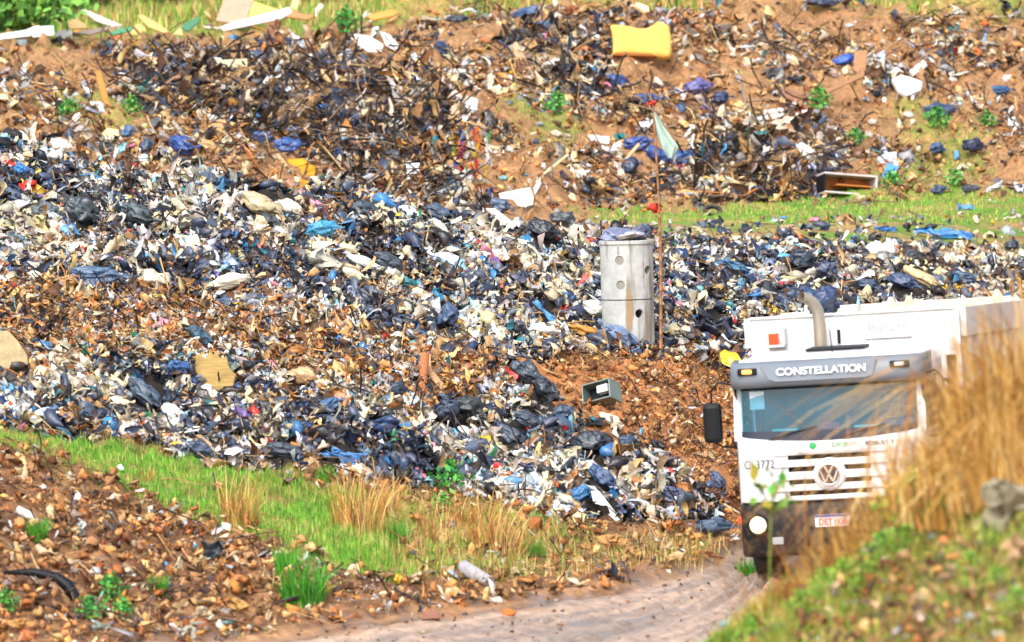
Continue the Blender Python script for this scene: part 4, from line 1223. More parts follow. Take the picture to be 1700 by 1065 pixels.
OCC = []          # places taken by single things, so that others keep off
def depth_at(px, py, default=90.0):
    d = hit(px, py)[0]
    return float(default if np.isnan(d) else d)
def screen_rot(nrm_, roll, lean=0.0):
    """X to the right across the view, turned by roll in the picture plane, lying on the slope (lean 0) or standing up (lean 1)"""
    fwd = Vector((0, 1, 0)); n = Vector(nrm_).normalized()
    z = (n * (1 - lean) + Vector((0, -1, .15)) * lean).normalized()
    x = Vector((math.cos(roll), 0, math.sin(roll))); x = (x - z * x.dot(z)).normalized()
    y = z.cross(x)
    return Matrix((x, y, z)).transposed()
def place(name, mesh, px, py, w, h, roll=0, lean=.35, color=(.5, .5, .5), label='', cat='', group=None, lm=None, mat=None, dims=None, sink=.3, parent=None, d=None, lift=.5):
    """w, h in photograph pixels (length along the roll direction, and across it)"""
    d = depth_at(px, py + h * .25) if d is None else d; s = d / FPX
    x, y, z = (float(v) for v in ray(px, py, d))
    n = normal(np.array([x]), np.array([y]))[0]
    o = bpy.data.objects.new(name, mesh); COL.objects.link(o)
    Rm = screen_rot(n, R(roll), lean)
    if lift > .3 and name in ('garbage_bag', 'plastic_sack'): w, h = w * 1.12, h * 1.3
    Wm, Hm = w * s, h * s
    co = mesh.get('size')
    if co is None:
        a = np.array([v.co[:] for v in mesh.vertices]); co = (a.max(0) - a.min(0)).tolist(); mesh['size'] = co
    co = list(co)
    nd = -Rm.col[1].y  # how much of the across direction the view foreshortens
    up = math.sqrt(max(.12, Rm.col[1].z ** 2 + Rm.col[1].x ** 2))
    dz = co[2] / co[1]
    sx = Wm / co[0]
    # projected height = sy*co1*up + sz*co2*(1-up)
    k_ = Hm / (co[1] * up + co[2] * .8 * math.sqrt(max(0, 1 - up * up)) + 1e-6)
    k_ = min(k_, sx * 2.2)
    sz_ = min(k_, sx * 1.6)
    if dims: sz_ = dims / co[2]
    M4 = Rm.to_4x4() @ Matrix.Diagonal((sx, k_, sz_, 1))
    off = Vector(n) * (co[2] * sz_ * lift * .5) + Vector((0, -1, .05)) * (co[2] * sz_ * lift * .9)
    o.matrix_world = Matrix.Translation(Vector((x, y, z)) + off) @ M4
    cc_ = lin(color) if max(color) > 1 else color
    if max(color) > 1 and max(cc_) < .25: bst = 1.5 if group == 'dark bin bags on the main heap' else 1.0; cc_ = (cc_[0] * 1.1 * bst + .004, cc_[1] * 1.4 * bst + .006, cc_[2] * 1.1 * bst + .006)
    o.color = (*(v * (.88 if max(cc_) > .5 else 1) for v in cc_), 1)
    if parent is None: tag(o, label, cat or name.replace('_', ' '), group)
    OCC.append((px, py, max(w, h) * .5)); ca, sa = abs(math.cos(R(roll))), abs(math.sin(R(roll)))
    if lift > .3: FOOT.append((px, py + h * .08, max(6, (w * ca + h * sa) * .46), max(5, (h * ca + w * sa) * .5)))
    if lm: note(px, py, lm)
    return o
def poly(name, pts, lean=50, th=.03, mat='panel', color=(200, 200, 200), label='', cat='', group=None, lm=None, soft=0.0, ddepth=0.0, parent=None, bulge=0):
    """a board, sheet or slab with the outline seen in the photograph, standing on its lowest point and leaning back"""
    px = np.array([p[0] for p in pts], float); py = np.array([p[1] for p in pts], float)
    ib = int(np.argmax(py)); d = depth_at(px[ib], py[ib]) + ddepth - .12; s = d / FPX
    c = (px.mean(), py.mean())
    base = ray(px[ib], py[ib], d); z0 = float(base[2])
    la = R(lean)
    P = []
    for a, b in zip(px, py):
        P.append(((a - c[0]) * s, (py[ib] - b) * s))
    n = len(P); bm = bmesh.new()
    fr = [bm.verts.new((x, 0, z / max(.25, math.cos(la)))) for x, z in P]
    f = bm.faces.new(fr); 
    r_ = bmesh.ops.extrude_face_region(bm, geom=[f])
    for v in r_['geom']:
        if isinstance(v, bmesh.types.BMVert): v.co.y += th
    bmesh.ops.recalc_face_normals(bm, faces=bm.faces)
    if soft > 0 or bulge:
        bmesh.ops.triangulate(bm, faces=bm.faces)
        bmesh.ops.subdivide_edges(bm, edges=bm.edges, cuts=5, use_grid_fill=True)
        a1 = Noise(len(OCC) + 40, lo=.5, hi=1.5)
        co = np.array([v.co[:] for v in bm.verts]); dd = a1(co, .7 * max(.2, (px.max() - px.min()) * s)) * soft
        wz = np.ptp(co[:, 2]) + 1e-6; wx = np.ptp(co[:, 0]) + 1e-6
        for v, q in zip(bm.verts, dd):
            v.co.y += q - bulge * (1 - (v.co.x / wx * 2) ** 2)
            v.co.z += q * .3
    elif th > .008:
        bmesh.ops.bevel(bm, geom=list(bm.edges), offset=min(th * .2, .01), segments=1, affect='EDGES')
    me = bm_mesh(name, bm, smooth=soft > 0)
    o = link(name, me, M[mat], parent, tuple(v * .8 for v in lin(color)))
    x0 = float(ray(c[0], py[ib], d)[0])
    o.location = (x0, d, z0); o.rotation_euler = (-la, ROLL, 0)
    if parent is None: tag(o, label, cat or name.replace('_', ' '), group)
    OCC.append((c[0], c[1], max(np.ptp(px), np.ptp(py)) * .5)); FOOT.append((c[0], c[1] + np.ptp(py) * .15, max(6, np.ptp(px) * .5), max(5, np.ptp(py) * .55)))
    if lm: note(c[0], c[1], lm)
    return o
def quad(x0, y0, x1, y1, w):
    """a strip from one pixel to another, w pixels wide"""
    dx, dy = x1 - x0, y1 - y0; l = math.hypot(dx, dy); nx, ny = -dy / l * w / 2, dx / l * w / 2
    return [(x0 + nx, y0 + ny), (x1 + nx, y1 + ny), (x1 - nx, y1 - ny), (x0 - nx, y0 - ny)]

NV, NV2, BK, WH, CR = (34, 44, 78), (44, 62, 108), (22, 24, 34), (232, 232, 228), (222, 208, 178)
BL, TE, YE, TAN, BR = (44, 112, 176), (60, 150, 170), (228, 190, 40), (190, 150, 96), (128, 86, 54)
# --- bags on the main heap
bag_list = [
 (160, 458, 92, 34, -3, (52, 66, 100), 'large smooth blue grey bin bag lying at the top edge of the brown band', 'the large blue grey bin bag'),
 (228, 360, 66, 34, -10, (44, 48, 62), 'swollen charcoal bin bag below the crest at the upper left of the heap', 'the swollen charcoal bag'),
 (134, 354, 58, 40, -35, (46, 48, 60), 'dark grey bin bag with a folded neck just left of the swollen charcoal bag', None),
 (75, 352, 50, 26, -10, (58, 60, 74), 'slate coloured slumped bin bag near the yellow plastic sheet', None),
 (448, 371, 44, 24, -8, (44, 46, 56), 'charcoal bin bag lying under the cream woven sack', None),
 (535, 383, 60, 26, -5, (60, 150, 190), 'bright sky blue bag on the upper middle of the heap', 'the sky blue bag'),
 (643, 437, 56, 28, -18, (36, 40, 58), 'dark navy bag beside a long white bag, left of the shaft', None),
 (742, 530, 44, 42, -60, (40, 50, 84), 'round tied navy bag right above the bare orange soil', 'the round tied navy bag'),
 (812, 489, 26, 22, 0, (40, 130, 160), 'small round teal bag up and left of the concrete shaft', None),
 (776, 684, 56, 42, -40, (26, 28, 38), 'big glossy black bag on the lower tongue of the heap', 'the big glossy black bag'),
 (742, 690, 44, 40, -70, (30, 36, 60), 'navy bag leaning on the big glossy black bag', None),
 (655, 652, 40, 24, -5, (34, 40, 64), 'flat navy bag alone in the brown band below the leaning log', None),
 (545, 672, 46, 24, 25, (40, 66, 112), 'blue bag sagging down the slope right of the splintered board', None),
 (240, 658, 90, 34, -38, (42, 50, 74), 'long draped slate blue bag stretched diagonally left of the splintered board', 'the long draped bag'),
 (296, 614, 28, 42, 80, (44, 86, 140), 'upright blue bag touching the left side of the splintered board', None),
 (330, 748, 50, 26, -40, (34, 42, 70), 'navy bag below the tan slab at the foot of the heap', None),
 (378, 735, 46, 24, -25, (46, 56, 92), 'blue slate bag right of the tan slab at the foot of the heap', None),
 (470, 750, 76, 22, -28, (30, 34, 52), 'long dark bag lying on the lower edge of the heap above the grass', None),
 (875, 700, 50, 28, -20, (32, 38, 60), 'dark bag right of the big glossy black bag', None),
 (848, 726, 60, 26, -30, (40, 46, 70), 'long slate bag running down the tongue of the heap', None),
 (985, 738, 70, 40, -25, (30, 34, 50), 'big black torn bag at the top of the lower right tongue', 'the big black torn bag'),
 (965, 825, 40, 30, 15, (36, 76, 128), 'blue bag squashed beside the white plank', None),
 (1040, 742, 40, 26, -20, (34, 46, 74), 'navy bag near the end of the big black torn bag', None),
 (1185, 880, 70, 26, -4, (44, 56, 84), 'flattened slate blue bag at the foot of the heap beside the truck', None),
 (1120, 820, 56, 24, -30, (40, 44, 80), 'indigo bag on the lower right tongue of the heap', None),
 (1190, 800, 44, 20, -50, (44, 50, 84), 'slim slate bag hanging down just left of the truck', None),
 (1000, 795, 60, 26, -60, (34, 50, 90), 'blue black bag above the white plank', None),
 (870, 620, 60, 34, -50, (36, 42, 60), 'stretched black bag hanging beside the red plastic piece', None),
 (905, 655, 60, 40, -35, (30, 34, 48), 'loose black bag just below the stretched black bag', None),
 (935, 690, 46, 26, -20, (40, 48, 72), 'small slate bag between the stretched black bag and the metal case', None),
 (1030, 560, 70, 26, -12, (86, 92, 130), 'lilac grey bag lying against the lower ring of the shaft', None),
 (1010, 545, 50, 20, -15, (70, 78, 112), 'greyish bag resting left of the lower shaft ring', None),
 (1500, 470, 60, 26, -45, (34, 44, 80), 'navy bag on the right hand heap beside the cream sack', None),
 (1440, 478, 44, 22, -35, (30, 42, 70), 'dark blue bag on the right hand heap above the truck roof', None),
 (1330, 440, 50, 34, -20, (30, 34, 54), 'black blue bag on the crest of the right hand heap', None),
 (1370, 455, 40, 30, -60, (38, 42, 72), 'indigo bag below the crest of the right hand heap', None),
 (1600, 462, 46, 20, -20, (34, 50, 82), 'navy bag at the far right end of the heap crest', None),
 (20, 330, 44, 26, -10, (44, 52, 78), 'slate bag at the left edge beside the yellow plastic sheet', None),
 (36, 287, 22, 28, 70, (50, 120, 180), 'small bright blue bag standing at the left crest', None),
 (375, 505, 44, 20, -20, (38, 50, 84), 'blue black bag poking from the upper brown band', None),
 (330, 560, 60, 26, -20, (40, 58, 84), 'dull blue bag above the splintered board', None),
 (600, 350, 54, 24, -12, (40, 46, 66), 'charcoal blue bag near the crest left of the dead stick', None),
 (725, 355, 52, 26, -18, (44, 52, 80), 'slate bag just below the dead stick on the crest', None),
 (830, 345, 40, 24, -8, (50, 60, 92), 'slate blue bag on the crest above the white strip', None),
 (900, 385, 60, 34, -40, (26, 28, 40), 'black bag heaped on the crest left of the shaft', None),
 (935, 372, 50, 32, -50, (30, 34, 48), 'black bag rising at the end of the crest left of the shaft', None),
]
for i, (px, py, w, h, roll, c, lab, lm) in enumerate(bag_list):
    place('garbage_bag', BAGS[(i * 5) % 12], px, py, w, h, roll, .45, c, lab, 'garbage bag', 'dark bin bags on the main heap', lm)
# bag perched on the truck
pos = truck.matrix_basis @ Vector((-.42, 3.0, 3.36))
V_, F_ = bag_shape(555)
o = bpy.data.objects.new('garbage_bag', BAGS[4]); COL.objects.link(o); o.location = pos; o.rotation_euler = (.2, .1, .4); o.scale = (.42, .5, .8); o.color = (*lin((38, 58, 96)), 1)
tag(o, 'dark blue bag lying on the roof of the truck body behind the exhaust pipe', 'garbage bag')
# --- pale bags and sacks
for i, (px, py, w, h, roll, c, lab, lm) in enumerate([
 (430, 342, 66, 34, -42, (196, 178, 140), 'cream woven sack slanting down just under the crest', 'the cream woven sack'),
 (480, 345, 44, 22, -50, (226, 218, 196), 'off white sack right beside the cream woven sack', None),
 (378, 472, 68, 24, 12, (236, 228, 204), 'long off white bag at the top edge of the brown band', None),
 (603, 436, 66, 16, -25, (238, 236, 232), 'long white bag beside a dark navy bag, left of the shaft', None),
 (742, 434, 56, 22, 0, (206, 226, 236), 'pale blue white bag in the middle of the heap', 'the pale blue white bag'),
 (1524, 464, 66, 20, -48, (216, 184, 130), 'tan sack leaning on the crest of the right hand heap', 'the tan leaning sack'),
 (1458, 420, 46, 28, -20, (236, 236, 232), 'round white bag on the crest of the right hand heap', None),
 (1206, 551, 56, 16, 8, (226, 214, 196), 'cream bag above the back of the truck cab', None),
 (985, 515, 44, 26, -20, (232, 228, 220), 'white bag above the orange brown cloth near the shaft', None),
 (913, 490, 36, 20, 0, (222, 204, 168), 'cream bag left of the shaft, level with its joint', None),
 (500, 628, 46, 28, -30, (216, 176, 128), 'tan drooping bag right of the splintered board', None),
 (345, 655, 44, 26, -10, (232, 226, 210), 'white bag tucked under the splintered board', None),
 (768, 720, 26, 20, 0, (240, 240, 236), 'small round white bag under the big glossy black bag', None),
 (1010, 700, 40, 18, -35, (230, 222, 200), 'cream bag at the edge of the bare orange soil', None),
 (255, 462, 50, 26, -20, (222, 212, 186), 'cream bag beside the large blue grey bin bag', None),
 (100, 245, 40, 20, -10, (230, 222, 204), 'off white bag on the crest at the far left', None),
 (296, 400, 40, 22, -10, (188, 196, 190), 'pale grey green bag below the swollen charcoal bag', None)]):
    place('plastic_sack', SACKS[(i * 3) % 8], px, py, w, h, roll, .4, c, lab, 'plastic sack', 'pale sacks on the main heap', lm)
# --- heap of bags on top of the shaft
tz = shaft.location.z + zt
for i, (dx, dy, w, h, c, lab) in enumerate([(-.12, .05, .55, .22, (110, 118, 150), 'lilac grey bag heaped on the left of the shaft top'), (.15, .0, .5, .2, (150, 152, 172), 'pale lilac bag on the right of the shaft top'), (.0, -.15, .5, .12, (226, 214, 206), 'pinkish white bag peeping over the rim of the shaft'), (.2, .2, .4, .25, (90, 100, 130), 'slate bag at the back of the shaft top')]):
    o = bpy.data.objects.new('plastic_sack', BAGS[(i * 2 + 1) % 12]); COL.objects.link(o)
    o.location = (shaft.location.x + dx, shaft.location.y + dy, tz + h * .35); o.rotation_euler = (.1, .1 * i, 1.3 * i); o.scale = (w, w * .9, h * 1.4); o.color = (*lin(c), 1)
    tag(o, lab, 'plastic sack', 'bags on top of the shaft')

# --- boards, sheets and slabs
poly('splintered_board', [(312, 604), (316, 590), (328, 588), (336, 583), (341, 592), (347, 580), (352, 590), (358, 582), (364, 596), (374, 592), (380, 612), (390, 622), (386, 646), (376, 668), (366, 648), (352, 646), (334, 640), (322, 626)], 30, .06, 'wood', (176, 146, 86), 'tan splintered wooden board standing in the lower left of the heap', 'board', lm='the splintered board')
poly('stone_slab', [(-20, 552), (8, 550), (26, 566), (44, 590), (46, 604), (20, 616), (0, 622), (-20, 622)], 35, .25, 'stone', (178, 160, 120), 'thick tan stone slab at the left edge of the brown band', 'slab', lm='the tan stone slab')
poly('board_piece', [(314, 726), (330, 720), (354, 738), (358, 750), (336, 744)], 50, .06, 'stone', (188, 160, 124), 'rounded tan slab at the foot of the heap above the grass', 'slab')
poly('cardboard_piece', [(518, 706), (540, 704), (540, 722), (530, 742), (516, 738)], 25, .05, 'wood', (164, 118, 66), 'upright brown cardboard piece beside the crumpled blue tarpaulin', 'cardboard')
poly('white_plank', quad(974, 800, 994, 822, 10), 55, .04, 'panel', (236, 232, 224), 'short white plank end just above the long white plank', 'plank')
poly('white_plank', [(982, 818), (996, 818), (1032, 862), (1030, 868), (1008, 856), (986, 834)], 55, .05, 'panel', (238, 236, 230), 'long white plank lying down the lower right tongue of the heap', 'plank', lm='the white plank')
poly('white_strip', [(806, 346), (822, 346), (868, 380), (862, 388), (846, 380)], 60, .04, 'panel', (238, 232, 220), 'long white strip slanting down just below the crest left of the shaft', 'board', lm='the white strip')
poly('yellow_sheet', [(32, 298), (48, 296), (76, 316), (74, 332), (60, 324), (40, 312)], 40, .01, 'film', YE, 'crumpled yellow plastic sheet near the left crest of the heap', 'plastic sheet', soft=.03, lm='the yellow plastic sheet')
poly('yellow_sheet', [(1190, 590), (1204, 580), (1222, 586), (1236, 606), (1220, 612), (1200, 604)], 40, .01, 'film', YE, 'yellow plastic sheet just behind the corner of the truck cab', 'plastic sheet', soft=.03)
place('tarpaulin', SHEETS[3], 568, 756, 80, 36, -14, .45, (64, 128, 190), 'crumpled bright blue tarpaulin at the foot of the heap', 'tarpaulin', lm='the crumpled blue tarpaulin')
place('tarpaulin', SHEETS[5], 1182, 538, 76, 50, -20, .5, (26, 30, 54), 'large dark navy plastic sheet right of the shaft and pole', 'tarpaulin', lm='the large dark navy sheet')
place('tarpaulin', SHEETS[7], 905, 520, 70, 22, -62, .4, (60, 128, 176), 'long twisted blue sheet left of the shaft', 'tarpaulin')
place('tarpaulin', SHEETS[8], 722, 492, 30, 30, -50, .6, (60, 150, 190), 'folded turquoise sheet in the middle of the heap', 'tarpaulin')
place('tarpaulin', SHEETS[1], 675, 470, 50, 30, -10, .4, (60, 140, 150), 'teal crumpled sheet left of the folded turquoise one', 'tarpaulin')
place('tarpaulin', SHEETS[2], 1220, 442, 60, 22, -30, .4, (50, 110, 150), 'teal blue sheet on the heap right of the pole', 'tarpaulin')
place('cloth_heap', WADS[2], 968, 552, 56, 26, -8, .3, (212, 144, 50), 'bundled orange brown cloth lying left of the shaft foot', 'cloth', lm='the orange brown cloth')
place('cloth_heap', WADS[3], 903, 562, 28, 16, 5, .3, (218, 140, 44), 'smaller orange cloth left of the bundled orange brown cloth', 'cloth')
poly('red_plastic', [(832, 612), (842, 606), (862, 624), (858, 630), (830, 626)], 35, .02, 'film', (214, 40, 32), 'bright red plastic piece on the bare soil edge', 'plastic piece', soft=.02, lm='the red plastic piece')
poly('pink_plastic', quad(424, 402, 436, 424, 8), 35, .03, 'film', (220, 50, 80), 'small crimson plastic strip in the upper left of the heap', 'plastic piece', soft=.01)
poly('teal_tube', quad(682, 566, 697, 594, 12), 35, .04, 'film', (60, 150, 150), 'teal plastic tube lying left of the leaning log', 'tube')
# log, tyres, case
def lying_tube(name, x0, y0, x1, y1, rpx, mat, color, label, cat, lm=None, ns=14, hollow=0):
    d = depth_at(x1, y1); s = d / FPX
    a = Vector([float(v) for v in ray(x0, y0, d + .25)]); b = Vector([float(v) for v in ray(x1, y1, d - .1)])
    r_ = rpx * s; dv_ = (b - a).normalized()
    pts = [a, a + (b - a) * .33, a + (b - a) * .66, b]
    rad_ = [r_] * 4
    if hollow: pts += [b - dv_ * .001, b - dv_ * r_ * 3]; rad_ += [r_ * .8, r_ * .78]
    mid = (a + b) / 2
    P, F = tube([tuple(p - mid) for p in pts], rad_, ns)
    n = len(pts); F = [tuple(f) for f in F] + [tuple(i * n for i in range(ns)), tuple(i * n + n - 1 for i in reversed(range(ns)))]
    o = link(name, mesh_from(name, P, F, False), M[mat], None, lin(color)); o.location = mid
    tag(o, label, cat); FOOT.append(((x0 + x1) / 2, (y0 + y1) / 2, max(8, abs(x1 - x0) * .5), max(8, abs(y1 - y0) * .6))); OCC.append(((x0 + x1) / 2, (y0 + y1) / 2, 20))
    if lm: note((x0 + x1) / 2, (y0 + y1) / 2, lm)
    return o
lying_tube('log', 705, 588, 699, 652, 8, 'wood', (176, 110, 72), 'reddish brown log leaning down in the brown band', 'log', 'the leaning log')
poly('bark_strip', [(706, 588), (714, 590), (716, 614), (740, 640), (748, 648), (736, 650), (712, 624)], 45, .03, 'wood', (206, 160, 120), 'pale curved bark strip lying along the leaning log', 'bark')
def tyre(px, py, w, h, tilt, yaw, label, roll=0, lm=None):
    d = depth_at(px, py + h * .3); s = d / FPX; r_ = w * s / 2
    e = lathe('tyre', [(r_ * .62, -.5 * r_ * .35), (r_ * .86, -.5 * r_ * .42), (r_ * .97, -.5 * r_ * .32), (r_, 0), (r_ * .97, .5 * r_ * .32), (r_ * .86, .5 * r_ * .42), (r_ * .62, .5 * r_ * .35), (r_ * .66, 0), (r_ * .62, -.5 * r_ * .35)], M['rubber'], None, 'Z', 32)
    e.location = [float(v) for v in ray(px, py, d)]; e.rotation_euler = (R(tilt), R(roll), R(yaw))
    tag(e, label, 'tyre'); FOOT.append((px, py, w * .45, h * .5))
    OCC.append((px, py, w * .5))
    if lm: note(px, py, lm)
    return e
t1 = tyre(570, 582, 62, 30, 30, 10, 'brown muddy tyre half buried in the middle of the brown band', 22, 'the half buried tyre'); t1.data.materials[0] = surf('muddy_rubber', base=lin((110, 74, 54)), rough=.85, vary=.4, dirt=.5)
tyre(1183, 350, 32, 20, 35, 0, 'small dark tyre lying on the green meadow behind the heap', 0, 'the tyre on the meadow')
cs = empty('metal_case', [float(v) for v in ray(990, 662, depth_at(990, 674))], (R(-20), R(-14), R(-28)))
FOOT.append((990, 662, 28, 24)); tag(cs, 'open grey metal box lying tipped on the bare orange soil', 'metal box'); note(990, 658, 'the open metal box'); OCC.append((990, 658, 28))
CASE = plain('case_metal', lin((124, 138, 132)), rough=.45, metal=.4, dirt=.4)
for nm_, dm in (('case_side', (-.24, .24, 0, .34, -.02, 0)), ('case_side', (-.24, .24, 0, .34, .26, .28)), ('case_end', (-.24, -.22, 0, .34, .002, .258)), ('case_end', (.22, .24, 0, .34, .002, .258)), ('case_back', (-.218, .218, .32, .34, .002, .258))):
    box(nm_, dm, CASE, cs, .004)
box('case_divider', (.02, .2, -.01, .1, .08, .2), plain('case_white', (.6, .62, .6), rough=.5), cs, .01)
box('case_interior', (-.215, .215, .2, .3, .01, .25), BLACK, cs, 0)
# stick on the crest
d0 = depth_at(700, 332)
a = Vector([float(v) for v in ray(698, 332, d0)])
o = tubeobj('dead_stick', [tuple(Vector([float(v) for v in ray(px, py, d0 - .1)]) - a) for px, py in ((698, 332), (730, 312), (765, 296), (792, 282), (808, 272), (814, 262))], [.028, .022, .02, .016, .012, .008], M['twig'], None, 6)
me = o.data; at_ = me.attributes.new('col', 'FLOAT_COLOR', 'POINT'); at_.data.foreach_set('color', np.tile([*lin((70, 60, 60)), 1], len(me.vertices)).astype(np.float32))
o.location = a; tag(o, 'thin bare dead stick rising from the crest of the heap', 'stick'); note(720, 325, 'the dead stick')

# --- meadow behind the heap
place('tarpaulin', SHEETS[6], 1570, 388, 110, 30, -12, .5, (44, 128, 196), 'spread bright blue tarpaulin on the meadow behind the heap', 'tarpaulin', lm='the spread blue tarpaulin')
place('tarpaulin', SHEETS[9], 1470, 381, 42, 14, -3, .4, (36, 110, 180), 'small flat blue sheet left of the spread blue tarpaulin', 'tarpaulin')
place('tarpaulin', SHEETS[10], 1600, 344, 34, 18, -10, .5, (90, 156, 210), 'crumpled light blue film on the meadow above the spread tarpaulin', 'tarpaulin')
place('cardboard_piece', SHARDS[1], 1219, 398, 26, 16, 5, .7, (226, 212, 176), 'cream box lid on the meadow edge right of the pole', 'cardboard')
place('garbage_bag', BAGS[6], 1400, 408, 24, 12, 0, .3, BK, 'small black bag on the meadow edge right of the cream lid', 'garbage bag')
place('garbage_bag', BAGS[2], 1680, 412, 30, 16, 0, .3, (30, 38, 60), 'small dark bag on the soil at the right edge behind the heap', 'garbage bag')
place('stone', STONES[2], 1308, 382, 34, 16, 10, .3, (196, 160, 132), 'pale rock on the meadow behind the heap', 'rock')
# --- rear bank
mat_ = empty('mattress', [float(v) for v in ray(1064, 91, depth_at(1064, 98) - .3)], (R(-18), R(3), R(6)))
FOOT.append((1064, 75, 52, 36)); tag(mat_, 'big yellow foam mattress standing on edge on the rear bank', 'mattress'); note(1064, 62, 'the yellow mattress'); OCC.append((1064, 62, 55))
sm_ = float(np.linalg.norm([mat_.location.y])) / FPX
bm = bmesh.new(); nx_, nz_ = 16, 9
top = lambda u: .95 - .10 * math.exp(-((u - .5) / .22) ** 2) + .2 * math.exp(-((u - .84) / .12) ** 2)
vs = {}
for side, yy in ((0, 0), (1, .22)):
    for i in range(nx_ + 1):
        for j in range(nz_ + 1):
            u, v = i / nx_, j / nz_
            x = (u - .5) * 96 * sm_ + .04 * math.sin(v * 3) + (v - .5) * -.04; z = v * 54 * sm_ * top(u) + .03 * math.sin(u * 5)
            ed = min(u, 1 - u, v, 1 - v)
            vs[side, i, j] = bm.verts.new((x, yy + (-.05 if side == 0 else .05) * min(1, ed * 6) + .05 * math.sin(u * 4), z))
for i in range(nx_):
    for j in range(nz_):
        bm.faces.new((vs[0, i, j], vs[0, i + 1, j], vs[0, i + 1, j + 1], vs[0, i, j + 1])); bm.faces.new((vs[1, i, j + 1], vs[1, i + 1, j + 1], vs[1, i + 1, j], vs[1, i, j]))
    bm.faces.new((vs[0, i, 0], vs[1, i, 0], vs[1, i + 1, 0], vs[0, i + 1, 0])); bm.faces.new((vs[0, i + 1, nz_], vs[1, i + 1, nz_], vs[1, i, nz_], vs[0, i, nz_]))
for j in range(nz_):
    bm.faces.new((vs[0, 0, j + 1], vs[1, 0, j + 1], vs[1, 0, j], vs[0, 0, j])); bm.faces.new((vs[0, nx_, j], vs[1, nx_, j], vs[1, nx_, j + 1], vs[0, nx_, j + 1]))
bmesh.ops.recalc_face_normals(bm, faces=bm.faces)
link('foam_core', bm_mesh('foam_core', bm, True), M['foam'], mat_, lin((228, 182, 96)))
boxes('brown_edge', [(-46 * sm_, 46 * sm_, .0, .2, -.02, .06)], plain('foam_edge', lin((150, 92, 40)), rough=.9), mat_, .02)
for px, py, w, h, roll, c, lab, lm in [
 (1157, 152, 50, 26, 4, (92, 92, 150), 'bundle wrapped in violet blue plaid cloth on the rear bank', 'the plaid bundle'),
 (1197, 167, 34, 20, 0, (24, 40, 84), 'dark blue bag right of the plaid bundle', None),
 (1128, 184, 26, 22, 20, (28, 52, 100), 'small blue bag below the plaid bundle', None),
 (305, 246, 52, 34, -8, (40, 72, 138), 'big blue bag on the rear bank above the left crest', 'the big blue bag'),
 (245, 245, 26, 24, 0, (46, 60, 90), 'small slate bag left of the big blue bag of the rear bank', None),
 (214, 221, 28, 20, 0, (50, 80, 130), 'small round blue bag on the left of the rear bank', None),
 (437, 234, 24, 36, 70, (34, 60, 116), 'upright blue bag under the brushwood', None),
 (480, 246, 52, 26, 15, (38, 76, 140), 'shiny blue bag right of the upright blue bag', None),
 (490, 224, 40, 20, 0, (40, 70, 130), 'blue bag resting on top of the shiny blue bag', None),
 (1058, 238, 50, 24, 5, (34, 70, 140), 'blue bag left of the cloth flag', None),
 (1024, 138, 44, 22, -10, (40, 76, 140), 'blue bag below the yellow mattress', None),
 (1075, 166, 50, 18, -8, (30, 60, 120), 'flat blue bag under the yellow mattress, near the pole top', None),
 (1046, 278, 34, 30, 0, (28, 40, 76), 'dark blue bag left of the pole', None),
 (1130, 262, 70, 26, 8, (38, 70, 136), 'long blue bag just right of the pole', None),
 (1090, 262, 50, 28, -8, (50, 84, 150), 'blue bag directly behind the pole', None),
 (1560, 186, 60, 24, 10, (30, 46, 88), 'blue bag under the white quilt', None),
 (1655, 152, 52, 14, 5, (34, 70, 120), 'long teal blue bag at the right of the rear bank', None),
 (1613, 248, 42, 24, -5, (26, 30, 66), 'dark indigo bag low on the right of the rear bank', None),
 (1553, 250, 28, 22, 0, (40, 60, 110), 'small dark blue bag left of the dark indigo bag', None),
 (1558, 317, 30, 15, 0, (30, 44, 84), 'blue bag on the grass at the foot of the right bank', None),
 (1612, 314, 34, 12, 0, (26, 34, 60), 'flat dark bag right of the blue bag at the foot of the right bank', None),
 (1295, 235, 44, 14, -8, (34, 60, 110), 'slim blue bag under the white boulder sack', None),
 (735, 85, 26, 30, 60, (30, 50, 96), 'upright navy bag near the top of the rear bank', None),
 (880, 22, 70, 16, -4, (40, 66, 120), 'long blue bag on the crest left of the mattress', None),
 (905, 42, 40, 14, 5, (44, 74, 120), 'small blue bag just below the crest left of the mattress', None),
 (760, 34, 44, 12, -5, (24, 34, 60), 'dark bag on the crest of the rear bank', None),
 (1365, 5, 70, 18, 5, (24, 30, 70), 'dark indigo bag on the crest right of the mattress', None),
 (1402, 102, 50, 18, 8, (28, 84, 180), 'bright blue bag beside the brown upright board', None),
 (540, 186, 28, 20, 0, (40, 110, 180), 'small azure bag in the dark brushwood', None),
 (560, 160, 60, 28, -10, (24, 30, 52), 'black blue bag deep in the brushwood', None),
 (655, 262, 50, 22, 5, (24, 28, 44), 'black bag above the yellow straw', None)]:
    place('garbage_bag', BAGS[(px * 7 + py) % 12], px, py, w, h, roll, .4, c, lab, 'garbage bag', 'bags on the rear bank', lm)
